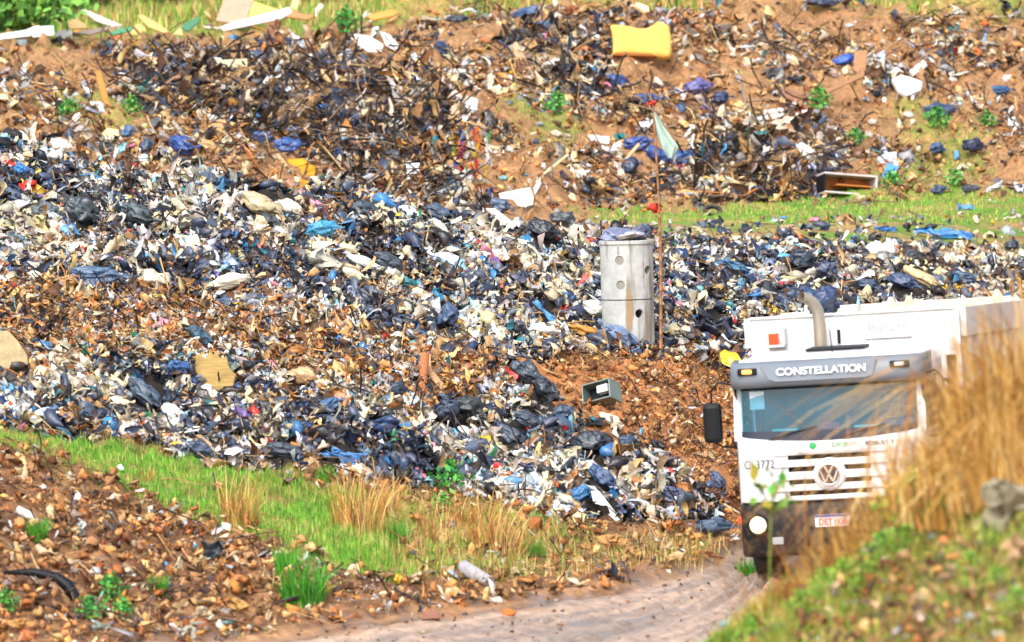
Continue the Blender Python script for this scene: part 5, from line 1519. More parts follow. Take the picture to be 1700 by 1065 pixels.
for pts, c, lab, nm, mt in [
 ([(586, 55), (612, 58), (636, 72), (634, 86), (610, 84), (596, 74)], (238, 238, 236), 'white bent sheet near the top of the rear bank', 'white_board', 'panel'),
 ([(630, 50), (646, 56), (664, 76), (658, 84), (640, 74)], (232, 226, 224), 'white sheet right of the white bent sheet', 'white_board', 'panel'),
 ([(674, 272), (696, 270), (697, 300), (688, 306), (676, 298)], (244, 244, 244), 'small square white board standing low on the rear bank', 'white_board', 'panel'),
 ([(828, 320), (880, 310), (886, 326), (884, 346), (860, 340), (852, 330), (830, 328)], (240, 240, 238), 'broken white boards low on the rear bank above the white strip', 'white_board', 'panel'),
 ([(1421, 84), (1443, 82), (1436, 124), (1416, 124)], (176, 130, 92), 'brown upright board on the rear bank right of the mattress', 'wooden_board', 'wood'),
 (quad(1228, 118, 1284, 138, 9), (160, 136, 84), 'long greenish tan board right of the mattress', 'wooden_board', 'wood'),
 ([(1252, 194), (1260, 184), (1304, 180), (1308, 188), (1290, 196), (1256, 200)], (238, 238, 232), 'flat white lid on the rear bank right of the pole', 'white_board', 'panel'),
 ([(1262, 184), (1300, 178), (1302, 184), (1266, 190)], (234, 232, 226), 'second white lid stacked above the flat white lid', 'white_board', 'panel'),
 ([(1322, 240), (1334, 236), (1360, 252), (1354, 264), (1334, 258)], (232, 228, 214), 'white board right of the slim blue bag', 'white_board', 'panel'),
 ([(154, 116), (162, 116), (172, 140), (182, 172), (174, 176), (164, 150)], (196, 136, 66), 'orange brown plank leaning on the left of the rear bank', 'wooden_board', 'wood'),
 (quad(344, 108, 410, 104, 14), (206, 196, 160), 'thick cream plank on the rear bank above the brushwood', 'wooden_board', 'wood'),
 ([(184, 148), (204, 136), (208, 146), (200, 152), (186, 154)], (238, 234, 214), 'small cream tray on the left of the rear bank', 'white_board', 'panel'),
 ([(168, 218), (178, 212), (196, 214), (197, 228), (186, 234), (172, 230)], (226, 210, 158), 'cream block on the left of the rear bank', 'foam_block', 'foam'),
 ([(476, 264), (500, 262), (524, 276), (522, 290), (478, 284)], (232, 166, 50), 'golden foam block behind the crest of the heap', 'foam_block', 'foam'),
 ([(496, 300), (520, 298), (530, 306), (500, 312)], (214, 150, 56), 'thin golden foam piece below the golden foam block', 'foam_block', 'foam'),
 ([(1482, 132), (1498, 125), (1534, 134), (1530, 148), (1506, 158), (1492, 150)], (238, 234, 238), 'folded white quilt lying on the right of the rear bank', 'quilt', 'foam'),
 (quad(1512, 122, 1538, 104, 11), (228, 230, 232), 'rolled white cloth just above the white quilt', 'rolled_cloth', 'cloth'),
 ([(1297, 146), (1320, 150), (1350, 158), (1344, 168), (1322, 170), (1302, 160)], (146, 104, 80), 'curved rusty sheet on the rear bank', 'rusty_sheet', 'wood'),
 (quad(1350, 162, 1436, 124, 7), (166, 124, 88), 'long brown lath above the curved rusty sheet', 'wooden_board', 'wood'),
 (quad(1236, 166, 1300, 164, 5), (150, 120, 90), 'thin brown lath left of the curved rusty sheet', 'wooden_board', 'wood'),
 (quad(903, 288, 944, 256, 4), (220, 196, 150), 'thin pale lath low on the rear bank', 'wooden_board', 'wood'),
 (quad(980, 228, 1012, 232, 12), (230, 222, 214), 'white slab on the rear bank left of the pole', 'white_board', 'panel'),
 (quad(1040, 262, 1062, 238, 5), (206, 176, 130), 'pale lath behind the pole', 'wooden_board', 'wood'),
 ([(762, 176), (776, 158), (794, 164), (792, 182), (778, 188)], (206, 212, 214), 'pale grey crate on the rear bank above the coloured rags', 'crate', 'panel')]:
    th_ = .12 if mt == 'foam' else .035
    poly(nm, pts, 45, th_, mt, c, lab, nm.replace('_', ' '), lm={'folded white quilt lying on the right of the rear bank': 'the white quilt', 'brown upright board on the rear bank right of the mattress': 'the brown upright board', 'curved rusty sheet on the rear bank': 'the rusty sheet',
         'orange brown plank leaning on the left of the rear bank': 'the orange leaning plank', 'golden foam block behind the crest of the heap': 'the golden foam block', 'white bent sheet near the top of the rear bank': 'the white bent sheet', 'broken white boards low on the rear bank above the white strip': 'the broken white boards'}.get(lab), soft=.02 if mt in ('foam', 'cloth') else 0)
place('boulder', STONES[4], 1300, 210, 46, 32, 5, .3, (222, 210, 188), 'white boulder sack under the white lids on the rear bank', 'boulder', lm='the white boulder')
# open drawer unit
dr = empty('cabinet', [float(v) for v in ray(1412, 322, depth_at(1412, 324))], (R(-8), R(6), R(14)))
FOOT.append((1412, 312, 50, 26)); tag(dr, 'broken grey cabinet lying open with orange wood inside, at the foot of the rear bank', 'cabinet'); note(1412, 304, 'the broken cabinet'); OCC.append((1412, 304, 46))
GW = plain('grey_laminate', lin((196, 188, 190)), rough=.6, dirt=.4); OW = plain('orange_wood', lin((190, 112, 48)), rough=.7)
for nm_, dm, mt in (('cabinet_top', (-.62, .62, 0, .6, .42, .46), GW), ('cabinet_base', (-.6, .6, 0, .6, 0, .04), GW), ('cabinet_end', (-.62, -.58, 0, .6, .045, .415), BLACK), ('cabinet_end', (.58, .62, 0, .6, .045, .415), GW), ('cabinet_back', (-.575, .575, .56, .6, .045, .415), OW), ('shelf', (-.3, .55, .1, .55, .2, .23), OW)):
    box(nm_, dm, mt, dr, .005)
poly('blue_board', [(1464, 292), (1474, 270), (1494, 276), (1484, 290), (1470, 298)], 35, .03, 'panel', (70, 150, 210), 'light blue board leaning on the right end of the broken cabinet', 'board')
# coloured rags
cols = [(196, 44, 50), (46, 70, 150), (228, 226, 220), (40, 140, 90), (120, 70, 140), (220, 110, 50), (206, 60, 110), (60, 110, 180), (230, 200, 60)]
names_ = ['red', 'royal blue', 'white', 'green', 'purple', 'orange', 'pink', 'light blue', 'yellow']
for i in range(34):
    px = 750 + rng.uniform(0, 70) * (1 - .0 * i); py = 225 + rng.uniform(0, 95); k_ = int(rng.integers(0, 9))
    if py > 290: px = 765 + (px - 750) * .35
    place('rag', RAGS[i % 8], px, py, rng.uniform(30, 62), rng.uniform(6, 11), rng.uniform(76, 104), .8, tuple(v * .82 for v in cols[k_]),
          names_[k_] + ' rag', 'rag', 'coloured rags hanging in a bundle on the rear bank', 'the coloured rags' if i == 0 else None)
rg = {}
for o in [o for o in COL.objects if o.get('label', '').endswith(' rag')]: rg.setdefault(o['label'], []).append(o)
for lab, L_ in rg.items():
    L_.sort(key=lambda o: -o.location.z)
    for r_, o in enumerate(L_): o['label'] = f"{['topmost', 'second', 'third', 'fourth', 'fifth', 'sixth', 'seventh', 'eighth', 'ninth', 'tenth', 'eleventh', 'twelfth'][min(r_, 11)]} {lab}{'' if r_ == 0 else ' from the top'} in the hanging bundle of coloured rags"
# boards dumped on the crest, far left
for pts, c, lab, nm in [
 ([(-10, 58), (40, 50), (62, 42), (70, 46), (50, 60), (0, 66)], (232, 232, 234), 'long white panel at the far left of the crest', 'board'),
 ([(52, 44), (88, 42), (90, 58), (54, 62)], (240, 238, 236), 'white square panel on the crest at the far left', 'board'),
 ([(92, 50), (118, 48), (120, 64), (92, 62)], (236, 234, 230), 'small white panel right of the white square panel', 'board'),
 ([(104, 38), (128, 30), (148, 46), (118, 48)], (206, 168, 104), 'tan board resting on the small white panel', 'board'),
 ([(132, 15), (140, 14), (202, 40), (196, 46), (160, 34)], (226, 216, 204), 'long pale plank sticking up over the boards on the crest', 'board'),
 ([(120, 54), (150, 48), (180, 44), (200, 42), (150, 58)], (150, 130, 120), 'brown grey board lying between the panels on the crest', 'board'),
 ([(178, 54), (200, 46), (222, 44), (216, 52), (188, 58)], (50, 140, 90), 'green flat board on the crest', 'board'),
 ([(200, 56), (214, 46), (230, 38), (240, 44), (244, 56), (226, 58)], (226, 186, 96), 'ochre board lying right of the green flat board', 'board'),
 ([(226, 24), (238, 24), (260, 36), (282, 52), (272, 54), (246, 44)], (220, 178, 100), 'ochre plank slanting down on the crest', 'board'),
 ([(300, 46), (304, 40), (328, 26), (333, 34), (312, 52)], (30, 120, 80), 'dark green board standing on the crest', 'board'),
 ([(286, 56), (300, 44), (304, 58)], (226, 196, 120), 'small ochre triangle beside the dark green board', 'board'),
 ([(358, 34), (370, 0), (380, -14), (424, -10), (408, 34), (384, 38)], (204, 158, 130), 'large pinkish board leaning upright on the crest', 'board'),
 ([(410, 30), (420, 2), (464, 16), (452, 26)], (240, 208, 96), 'yellow board right of the large pinkish board', 'board'),
 ([(364, 46), (384, 38), (480, 12), (484, 22), (466, 32), (372, 52)], (236, 236, 240), 'long white beam lying across under the yellow board', 'board'),
 ([(478, 20), (488, -6), (498, -4), (490, 24)], (238, 212, 140), 'upright yellow slat right of the yellow board', 'board'),
 ([(466, 26), (486, 18), (524, 26), (510, 32)], (196, 128, 66), 'orange brown board beside the upright yellow slat', 'board'),
 ([(518, 22), (530, 5), (537, 8), (526, 28)], (238, 238, 236), 'thin white slat at the right end of the dumped boards', 'board'),
 ([(606, 26), (650, 15), (660, 20), (656, 26), (618, 34)], (226, 150, 50), 'orange board alone on the grass right of the dumped boards', 'board')]:
    poly('dumped_' + nm, pts, 28, .05, 'panel', c, lab, nm, 'boards dumped on the crest', ddepth=-1.2, lm={'large pinkish board leaning upright on the crest': 'the large pinkish board'}.get(lab))
# --- front mound
place('tarpaulin', SHEETS[11], 352, 915, 44, 44, -10, .6, (24, 32, 48), 'black crumpled plastic on the brown mound', 'plastic sheet', lm='the black crumpled plastic')
o = tubeobj('black_hose', [(0, 0, 0), (.35, -.05, .0), (.62, -.1, -.06), (.75, -.15, -.16), (.85, -.2, -.32), (.92, -.22, -.42)], [.02, .05, .06, .08, .06, .03], BLACK, None, 8, cap=True)
o.location = [float(v) for v in ray(6, 950, depth_at(40, 960) - .3)]; tag(o, 'twisted black rag or hose on the brown mound at the lower left', 'hose'); note(70, 960, 'the black hose'); OCC.append((70, 960, 40))
for px, py, w, h, roll, c, lab in [(46, 857, 40, 18, -35, (236, 234, 232), 'white bottle shaped plastic lying on the brown mound'), (129, 826, 16, 26, 80, (234, 230, 224), 'small upright white plastic on the brown mound'), (201, 778, 12, 26, -60, (244, 244, 244), 'white plastic bottle standing in the grass strip')]:
    place('plastic_bottle', BOTTLE[0], px, py, w, h, roll, .6, c, lab, 'bottle')
place('pipe_piece', STONES[0], 330, 828, 4, 4, 0, .3, (120, 110, 100), 'tiny grey stone on the brown mound', 'stone')
lying_tube('pipe', 768, 940, 812, 968, 12, 'stone', (160, 158, 162), 'short grey broken pipe lying beside the road', 'pipe', 'the grey broken pipe', hollow=1)
poly('brick', [(700, 1016), (714, 1012), (730, 1016), (730, 1027), (700, 1028)], 20, .16, 'stone', (156, 110, 92), 'single brownish brick at the edge of the road', 'brick')
poly('orange_chip', [(832, 1014), (842, 1009), (858, 1014), (852, 1020), (836, 1020)], 40, .04, 'stone', (214, 116, 56), 'orange tile chip on the edge of the road', 'tile')
place('banana_peel', WADS[1], 660, 964, 20, 20, 60, .4, (226, 188, 50), 'small curved yellow plastic on the berm beside the road', 'plastic piece')
for i, (px, py, w, h, roll, c, lab) in enumerate([(1020, 903, 62, 34, -12, (184, 138, 86), 'big tan rock on the strip between heap and road'), (975, 912, 36, 30, 10, (190, 140, 84), 'tan rock left of the big tan rock'), (1108, 912, 34, 18, -8, (200, 176, 140), 'flat pale rock right of the big tan rock'), (1175, 925, 50, 20, -15, (150, 104, 70), 'brown rock on the berm beside the truck'), (300, 1015, 34, 36, 30, (170, 140, 100), 'block of broken concrete at the foot of the brown mound'), (335, 1025, 40, 30, -10, (206, 186, 150), 'pale rubble lump at the foot of the brown mound'), (398, 1010, 50, 30, -35, (206, 160, 96), 'tan rubble slab at the foot of the brown mound'), (170, 1045, 36, 22, 0, (120, 120, 124), 'grey stone at the lower left corner of the view'), (40, 1040, 60, 28, -10, (190, 140, 84), 'tan stone at the bottom left corner'), (500, 990, 40, 26, -30, (128, 88, 60), 'brown clod behind the tall green tuft'), (905, 945, 40, 20, 0, (196, 160, 110), 'tan stone on the berm above the road'), (860, 950, 34, 18, 10, (206, 186, 150), 'pale stone on the berm above the road')]):
    place('rock', STONES[i % 8], px, py, w, h, roll, .4, c, lab, 'rock', 'rocks beside the road', 'the big tan rock' if i == 0 else None)
place('boulder', STONES[5], 1672, 858, 110, 96, 30, .3, (148, 140, 116), 'big grey boulder on the near bank at the right edge', 'boulder', lm='the grey boulder')
place('rock', STONES[3], 1692, 922, 60, 60, 0, .3, (196, 160, 120), 'tan rock below the grey boulder', 'rock', 'rocks on the near bank')
place('rock', STONES[1], 1624, 872, 26, 22, 0, .3, (206, 190, 150), 'small pale rock left of the grey boulder', 'rock', 'rocks on the near bank')
lying_tube('post', 1470, 884, 1444, 918, 8, 'panel', (52, 56, 76), 'dark blue grey pipe end sticking out of the near bank', 'pipe')

# ------------------------------------------------------------------ the heap
big = sample(95000, y0=190, y1=905)
onheap = (big['t'] > 1.97) & (big['t'] < 5.25) & ~big['bank']
soil = inpoly(big['qx'], big['qy'], SOILBAND)
bare = inpoly(big['qx'], big['qy'], BARESOIL)
H_trash = sub(big, onheap & ~soil)
H_soil = sub(big, onheap & soil & ~bare)
H_bare = sub(big, onheap & bare)
print('heap', len(H_trash['px']), len(H_soil['px']), len(H_bare['px']))
# places out of the camera's sight also carry litter, so the heap looks right from a step aside
def world_sample(n, t0, t1):
    px = rng.uniform(-300, 1900, n * 3); tt = rng.uniform(t0, t1, n * 3)
    cols = np.clip((px - GPX[0]) / 8, 0, NPX - 1).astype(int)
    d = np.array([np.interp(t, np.arange(ncp), dcol[c]) for t, c in zip(tt, cols)])
    x = (px - 850) / FPX * d
    z = height(x, d)
    return thin(dict(px=px, py=np.full(len(px), -999.), pos=np.stack([x, d, z], 1)), n)

def cat_pos(*ss):
    return np.concatenate([s['pos'] for s in ss])
def nrm(p):
    return normal(p[:, 0], p[:, 1])
def lg(lo, hi, n, p=1.8):
    return lo + (hi - lo) * rng.uniform(0, 1, n) ** p

HMIX = {'dark': 3.2, 'pale': 5.6, 'brown': 1.6, 'accent': .75, 'grey': .9}
SMIX = {'dark': 1.0, 'pale': 2.8, 'brown': 3.2, 'accent': .4, 'grey': .5, 'soil': 1.0, 'ochre': 3.0}
def free(s):
    ok = np.ones(len(s['px']), bool)
    if 'py' not in s: return ok
    for a, b, hw_, hh_ in FOOT:
        ok &= ((s['px'] - a) / hw_) ** 2 + ((s['py'] - b) / hh_) ** 2 > .72
    return ok
def stuffset(tag_, src, mixw, counts, lab, sizes, mats=('film_stuff', 'matte_stuff')):
    """counts: sheets, wads, strips, shards, twigs, small bags"""
    for kind, cnt in counts.items():
        s = thin(src, int(cnt * 1.05)); s = thin(sub(s, free(s)), cnt); p = s['pos'].copy(); n = len(p)
        if n == 0: continue
        N = nrm(p); N = N + rng.normal(0, .12, N.shape); N /= np.linalg.norm(N, axis=1)[:, None]
        p += N * rng.uniform(-.03, .13, (n, 1))
        a, b = sizes.get(kind, (.08, .3))
        sz = lg(a, b, n)
        asp = np.stack([rng.uniform(.8, 1.5, n), rng.uniform(.5, 1.0, n), rng.uniform(.5, 1.3, n)], 1)
        yaw = np.where(rng.uniform(0, 1, n) < .6, rng.normal(-.6, .5, n), rng.uniform(0, 6.28, n))
        if kind == 'lump': sz = a + (b * 1.5 - a) * rng.uniform(0, 1, n) ** 6; asp = np.stack([rng.uniform(.8, 1.15, n), rng.uniform(.8, 1.1, n), rng.uniform(.5, .9, n)], 1)
        L_, m_, sm, name, cc, tl = {
            'fine': (L_sheet_small, mats[0], False, 'fine_plastic_scraps', mixw, .6),
            'sheet': (L_sheet, mats[0], False, 'plastic_scraps', mixw, .6),
            'wad': (L_wad, mats[0], True, 'crumpled_wads', {k: v for k, v in mixw.items() if k != 'soil'}, .8),
            'strip': (L_strip, mats[0], True, 'torn_strips', mixw, .8),
            'shard': (L_shard, mats[1], False, 'board_fragments', {'brown': 4, 'pale': 2, 'grey': 1}, .6),
            'twig': (L_twig, mats[1], True, 'sticks_and_wire', {'twig': 3, 'brown': 2, 'dark': .6}, .5),
            'bag': (L_bag_small, mats[0], True, 'small_filled_bags', {'dark': 4, 'pale': 1.3, 'accent': .4}, .35),
            'lump': (L_lump, mats[1], False, 'soil_clods', {'soil': 4, 'brown': 1, 'ochre': 3}, .8)}[kind]
        scatter(name, L_, p, N, sz, pick_at(cc, p), M[m_], tiltamp=tl, yaw=yaw, smooth=sm, aspect=asp, label=lab[kind], cat='litter')
w_back = world_sample(2500, 4.8, 5.6)
stuffset('heap', {k: np.concatenate([H_trash[k], w_back[k]]) for k in ('px', 'py', 'pos')}, HMIX,
         dict(fine=23000, sheet=10000, wad=11000, strip=7500, shard=2200, twig=3500, bag=4200),
         dict(fine='smallest scraps of plastic filling the gaps of the main heap', sheet='countless torn scraps of pale and dark plastic covering the main heap', wad='crumpled wads of plastic and paper all over the main heap',
              strip='narrow torn strips of plastic all over the main heap', shard='broken bits of board strewn over the main heap',
              twig='thin sticks and wires poking out of the main heap', bag='mass of small filled bags packed into the main heap'),
         dict(fine=(.05, .17), sheet=(.12, .36), wad=(.04, .17), strip=(.12, .5), shard=(.05, .22), twig=(.2, .7), bag=(.12, .34)))
stuffset('soil', H_soil, SMIX, dict(fine=6000, sheet=3000, wad=2200, strip=2000, shard=3400, twig=2200, bag=120, lump=2600),
         dict(fine='smallest scraps in the brown band across the heap', sheet='soil stained scraps in the brown band across the heap', wad='crumpled wads in the brown band across the heap',
              strip='torn strips in the brown band across the heap', shard='broken board pieces in the brown band across the heap',
              twig='sticks and roots in the brown band across the heap', bag='few small bags in the brown band across the heap', lump='clods of earth in the brown band across the heap'),
         dict(fine=(.05, .14), sheet=(.1, .34), wad=(.05, .16), strip=(.1, .4), shard=(.06, .3), twig=(.15, .7), lump=(.04, .14)))
stuffset('bare', H_bare, {'soil': 1.5, 'ochre': 4, 'brown': 2, 'pale': .7, 'dark': .3}, dict(sheet=200, shard=420, twig=800, lump=3000, strip=200),
         dict(sheet='scattered scraps on the bare orange soil slope', strip='torn strips on the bare orange soil slope', shard='chips of board on the bare orange soil slope',
              twig='thin sticks on the bare orange soil slope', lump='orange clods of earth on the bare slope'),
         dict(sheet=(.05, .2), shard=(.04, .16), twig=(.12, .5), lump=(.02, .12), strip=(.1, .3)))

# ------------------------------------------------------------------ the rear bank
rb = sample(26000, y0=0, y1=370)
onrear = (rb['t'] > 5.75) & (rb['t'] < 7.12)
gr = green_w(rb['qx'], rb['qy'])
DARKTANGLE = [(190, 78), (260, 84), (430, 104), (560, 100), (640, 118), (720, 150), (750, 200), (740, 290), (640, 310), (520, 265), (420, 240), (360, 190), (250, 190), (200, 130)]
TANGLES = [DARKTANGLE, [(1130, 245), (1260, 230), (1370, 215), (1400, 260), (1380, 330), (1200, 330), (1110, 320)], [(860, 35), (1000, 60), (1010, 150), (930, 175), (850, 120)], [(560, 240), (700, 240), (740, 320), (600, 330)]]
dt = np.zeros(len(rb['px']), bool)
for p_ in TANGLES: dt |= inpoly(rb['qx'], rb['qy'], p_)
thinr = rng.uniform(0, 1, len(dt)) > gr * .9
# the bank right of the mattress is mostly bare earth
density = np.interp(rb['px'], [0, 200, 950, 1100, 1250, 1700], [.55, .8, 1.0, .6, .7, .5]) * np.clip(.75 + .8 * CL1(rb['pos'] * [1, .6, 1], 3.5), .06, 1.3)
d2 = rng.uniform(0, 1, len(dt)) < density
RB = sub(rb, onrear & thinr & d2 & ~dt); RT = sub(rb, onrear & dt); RE = sub(rb, onrear & thinr & ~dt)
rl = lambda w: w + ' on the rear earth bank'
stuffset('rear', RB, {'brown': 3.4, 'pale': 3.4, 'dark': 1.0, 'accent': .35, 'soil': 2, 'grey': 1.0}, dict(sheet=1900, wad=900, strip=500, shard=2000, twig=1600, bag=40),
         dict(sheet=rl('pale and brown scraps strewn'), wad=rl('crumpled wads scattered'), strip=rl('torn strips scattered'), shard=rl('broken board pieces strewn'),
              twig=rl('sticks scattered'), bag=rl('small bags scattered')),
         dict(sheet=(.1, .5), wad=(.08, .28), strip=(.2, .8), shard=(.1, .5), twig=(.3, 1.3), bag=(.2, .5)))
stuffset('rearsoil', RE, {'soil': 1}, dict(lump=9000), dict(lump='small clods and pebbles of the rear earth bank'), dict(lump=(.03, .15)))
stuffset('tangle', RT, {'twig': 3, 'brown': 2.6, 'dark': 2.6, 'pale': 1.3, 'accent': .3}, dict(sheet=3000, strip=2400, shard=2200, wad=500),
         dict(sheet='scraps caught in the dark brushwood of the rear bank', strip='strips caught in the dark brushwood of the rear bank', shard='board pieces under the brushwood of the rear bank', wad='wads in the dark brushwood of the rear bank'),
         dict(sheet=(.15, .5), strip=(.3, .9), shard=(.15, .5), wad=(.1, .3)))
RTj = sub(rb, onrear & inpoly(rb['qx'] + rng.normal(0, 25, len(rb['qx'])), rb['qy'] + rng.normal(0, 10, len(rb['qx'])), DARKTANGLE) | onrear & dt & (rng.uniform(0, 1, len(dt)) < .5)); s = thin(RTj, 1900); n = len(s['px']); N = nrm(s['pos'])
L_branch = lib(twig, 12, n=9, curve=.5, rad=.016, ns=3)
scatter('brushwood', L_branch, s['pos'] + N * rng.uniform(-.03, .14, (n, 1)), N, lg(.3, 1.7, n, 2.4), pick({'twig': 6, 'brown': .5}, n), M['twig'], tiltamp=.16, smooth=True,
        label='dark tangle of dry branches and palm fronds on the rear bank', cat='brushwood')

# ------------------------------------------------------------------ the front mound, berm and near bank
fm = sample(26000, y0=700, y1=1075)
onm = (fm['t'] > -.004) & (fm['t'] < 2.0) & ~fm['bank']
gg = green_w(fm['qx'], fm['qy'])
FM = sub(fm, onm & (rng.uniform(0, 1, len(gg)) > gg * .97))
ml = lambda w: w + ' on the brown mound beside the road'
stuffset('mound', FM, {'soil': 2, 'ochre': 2.4, 'brown': 2.6, 'pale': 1.5, 'grey': .9, 'dark': .35, 'accent': .15}, dict(sheet=350, wad=400, shard=800, twig=1000, lump=5600, strip=200),
         dict(sheet=ml('small scraps'), wad=ml('crumpled bits'), shard=ml('chips of tile and board'), twig=ml('thin sticks'), lump=ml('stones and clods'), strip=ml('torn strips')),
         dict(sheet=(.05, .2), wad=(.04, .12), shard=(.04, .3), twig=(.1, .6), lump=(.02, .15), strip=(.1, .3)))
NB = sub(fm, fm['bank'])
nl = lambda w: w + ' on the near bank in front of the truck'
nbx = sample(16000, x0=1100, x1=1800, y0=720, y1=1120); NB = sub(nbx, nbx['bank'])
stuffset('near', NB, {'soil': 2, 'ochre': 2, 'brown': 3, 'pale': .8, 'grey': .8, 'dark': .5, 'accent': .1}, dict(sheet=100, shard=600, twig=700, lump=3000),
         dict(sheet=nl('small scraps'), shard=nl('chips of board'), twig=nl('thin sticks'), lump=nl('stones and clods')),
         dict(sheet=(.05, .14), shard=(.03, .12), twig=(.1, .4), lump=(.02, .1)))
rd = sub(fm, (fm['t'] < 0) & ~fm['bank'])
s = thin(rd, 350); n = len(s['px'])
scatter('road_pebbles', L_lump, s['pos'], nrm(s['pos']), lg(.02, .08, n), pick({'soil': 1, 'grey': 1}, n), M['matte_stuff'], label='small stones pressed into the muddy road', cat='pebbles')

# ------------------------------------------------------------------ grass
def blades(name, s, h0, h1, w, cols, per=4, spread=.12, lean=.35, label='', cat='grass', segs=2, drop=0.0):
    base = np.repeat(s['pos'], per, 0); n = len(base)
    base = base + np.column_stack([rng.normal(0, spread, n), rng.normal(0, spread, n), np.zeros(n)])
    base[:, 2] = height(base[:, 0], base[:, 1]) - .01
    h = rng.uniform(h0, h1, n); a = rng.uniform(0, 2 * math.pi, n); ln = np.abs(rng.normal(0, lean, n))
    side = np.column_stack([-np.sin(a), np.cos(a), np.zeros(n)]) * (w * rng.uniform(.6, 1.3, n))[:, None]
    d = np.column_stack([np.cos(a), np.sin(a), np.zeros(n)])
    rows = []
    for k_ in range(segs + 1):
        t = k_ / segs
        c = base + d * (h * ln * t ** 1.7)[:, None] + np.array([0, 0, 1]) * (h * (t - drop * t * t * ln))[:, None]
        wd = side * (1 - t * .92)
        rows += [c - wd, c + wd]
    V = np.stack(rows, 1).reshape(-1, 3); k_ = 2 * (segs + 1)
    f = np.array([[2 * i, 2 * i + 1, 2 * i + 3, 2 * i + 2] for i in range(segs)])
    F = (f[None] + (np.arange(n) * k_)[:, None, None]).reshape(-1, 4)
    pc = np.array([lin(c) for c in cols])
    col = pc[rng.integers(0, len(pc), n)] * rng.uniform(.7, 1.25, (n, 1))
    m = mesh_fast(name, V, F, col=np.repeat(col, k_, 0))
    return tag(link(name, m, M['blade']), label, cat, kind='stuff')
GREEN = [(106, 168, 44), (84, 150, 44), (130, 182, 60), (74, 130, 44), (150, 180, 70)]
DRY = [(210, 176, 112), (188, 146, 86), (224, 196, 136), (164, 122, 72)]
gs = sub(fm, onm & (rng.uniform(0, 1, len(gg)) < gg * .9))
blades('short_grass', thin(gs, 5000), .05, .14, .006, GREEN + GREEN + DRY[:1], per=8, label='short bright green grass strip along the foot of the heap')
gs2 = sub(rb, (rb['t'] > 4.9) & (rng.uniform(0, 1, len(gr)) < gr * .9))
blades('meadow_grass', thin(gs2, 7000), .04, .12, .012, GREEN + GREEN + DRY[:1], per=6, spread=.3, label='green grass behind the heap and on the rear bank')
ft = sample(9000, y0=-4, y1=80); gs3 = sub(ft, ft['t'] > 7.05)
blades('upland_grass', thin(gs3, 3500), .15, .5, .02, GREEN + DRY + [(150, 120, 80)], per=6, spread=.5, label='rough grass on the high ground above the rear bank')
dry = sub(fm, onm & inpoly(fm['qx'], fm['qy'], [(540, 800), (700, 830), (960, 900), (1200, 900), (1200, 930), (960, 950), (860, 955), (700, 945), (600, 880)]))
blades('dry_grass_strip', thin(dry, 1100), .08, .26, .005, DRY + GREEN[:1], per=6, lean=.6, label='thin straw coloured grass between the heap and the road')
nb_g = sub(NB, (inpoly(NB['qx'], NB['qy'], [(1130, 1090), (1170, 1000), (1300, 945), (1480, 860), (1600, 790), (1660, 830), (1560, 920), (1440, 990), (1330, 1060), (1300, 1090)]) & (rng.uniform(0, 1, len(NB['qx'])) < .85)) | (rng.uniform(0, 1, len(NB['qx'])) < .07 + .25 * (CL1(NB['pos'], 1.0) > .9)))
blades('bank_grass', thin(nb_g, 3600), .05, .2, .007, [(120, 168, 48), (98, 150, 44), (156, 184, 64), (170, 172, 80)] + DRY[:2], per=7, lean=.6, drop=.3, label='green grass and weeds on the near bank')
# ------------------------------------------------------------------ many more single pieces, largest in view, copied from a few kinds
DIRS = ['right of', 'up and right of', 'above', 'up and left of', 'left of', 'down and left of', 'below', 'down and right of']
ORD = ['nearest', 'second nearest', 'third nearest', 'fourth nearest', 'fifth nearest', 'sixth nearest', 'seventh nearest', 'eighth nearest', 'ninth nearest', 'tenth nearest']
def colour_word(c):
    c = np.array(c); table = {'black': (24, 24, 30), 'navy': (34, 42, 72), 'slate blue': (70, 80, 110), 'blue': (50, 112, 176), 'light blue': (130, 180, 210), 'teal': (44, 128, 130), 'green': (44, 128, 84), 'yellow': (214, 178, 60), 'red': (190, 50, 46), 'orange': (208, 118, 56), 'pink': (206, 130, 150), 'violet': (110, 90, 150),
      'white': (236, 234, 230), 'cream': (222, 208, 176), 'grey': (130, 130, 130), 'dark grey': (84, 84, 88), 'brown': (130, 88, 56), 'tan': (190, 146, 96), 'beige': (190, 178, 156)}
    return min(table, key=lambda k_: float(((np.array(table[k_]) - c) ** 2).sum()))
def to_srgb(c):
    return tuple(255 * (12.92 * v if v <= .0031308 else 1.055 * v ** (1 / 2.4) - .055) for v in c)
PEND = []
def scatter_things(name, noun, meshes, src, count, wpx, hratio, mixw, group, rollmu=-25, rollsd=30, lean=.35, cat=None, gap=1.0):
    ix = rng.permutation(len(src['px'])); done = 0
    for i in ix:
        if done >= count: break
        px, py = float(src['px'][i]), float(src['py'][i])
        w = float(wpx[0] + (wpx[1] - wpx[0]) * rng.uniform() ** 1.7)
        if px < -20 or px > 1720 or py < 2 or py > 1062: continue
        if any(abs(px - a) < (r_ + w * .5) * gap and abs(py - b) < (r_ + w * .3) * gap * .8 for a, b, r_ in OCC): continue
        col = pick_at(mixw, src['pos'][i:i + 1], 1.0)[0]
        h = w * float(rng.uniform(*hratio))
        o = place(name, meshes[int(rng.integers(0, len(meshes)))], px, py, w, h, float(rng.normal(rollmu, rollsd)), lean * float(rng.uniform(.5, 1.3)), tuple(col), '', cat or noun, group, d=float(src['pos'][i][1]), lift=.3)
        OCC[-1] = (px, py, w * .3)
        PEND.append((o, noun, colour_word(to_srgb(col)), px, py)); done += 1
    print(name, done)
hs_src = {k: np.concatenate([H_trash[k], H_soil[k][:len(H_soil[k]) // 4]]) for k in ('px', 'py', 'pos')}
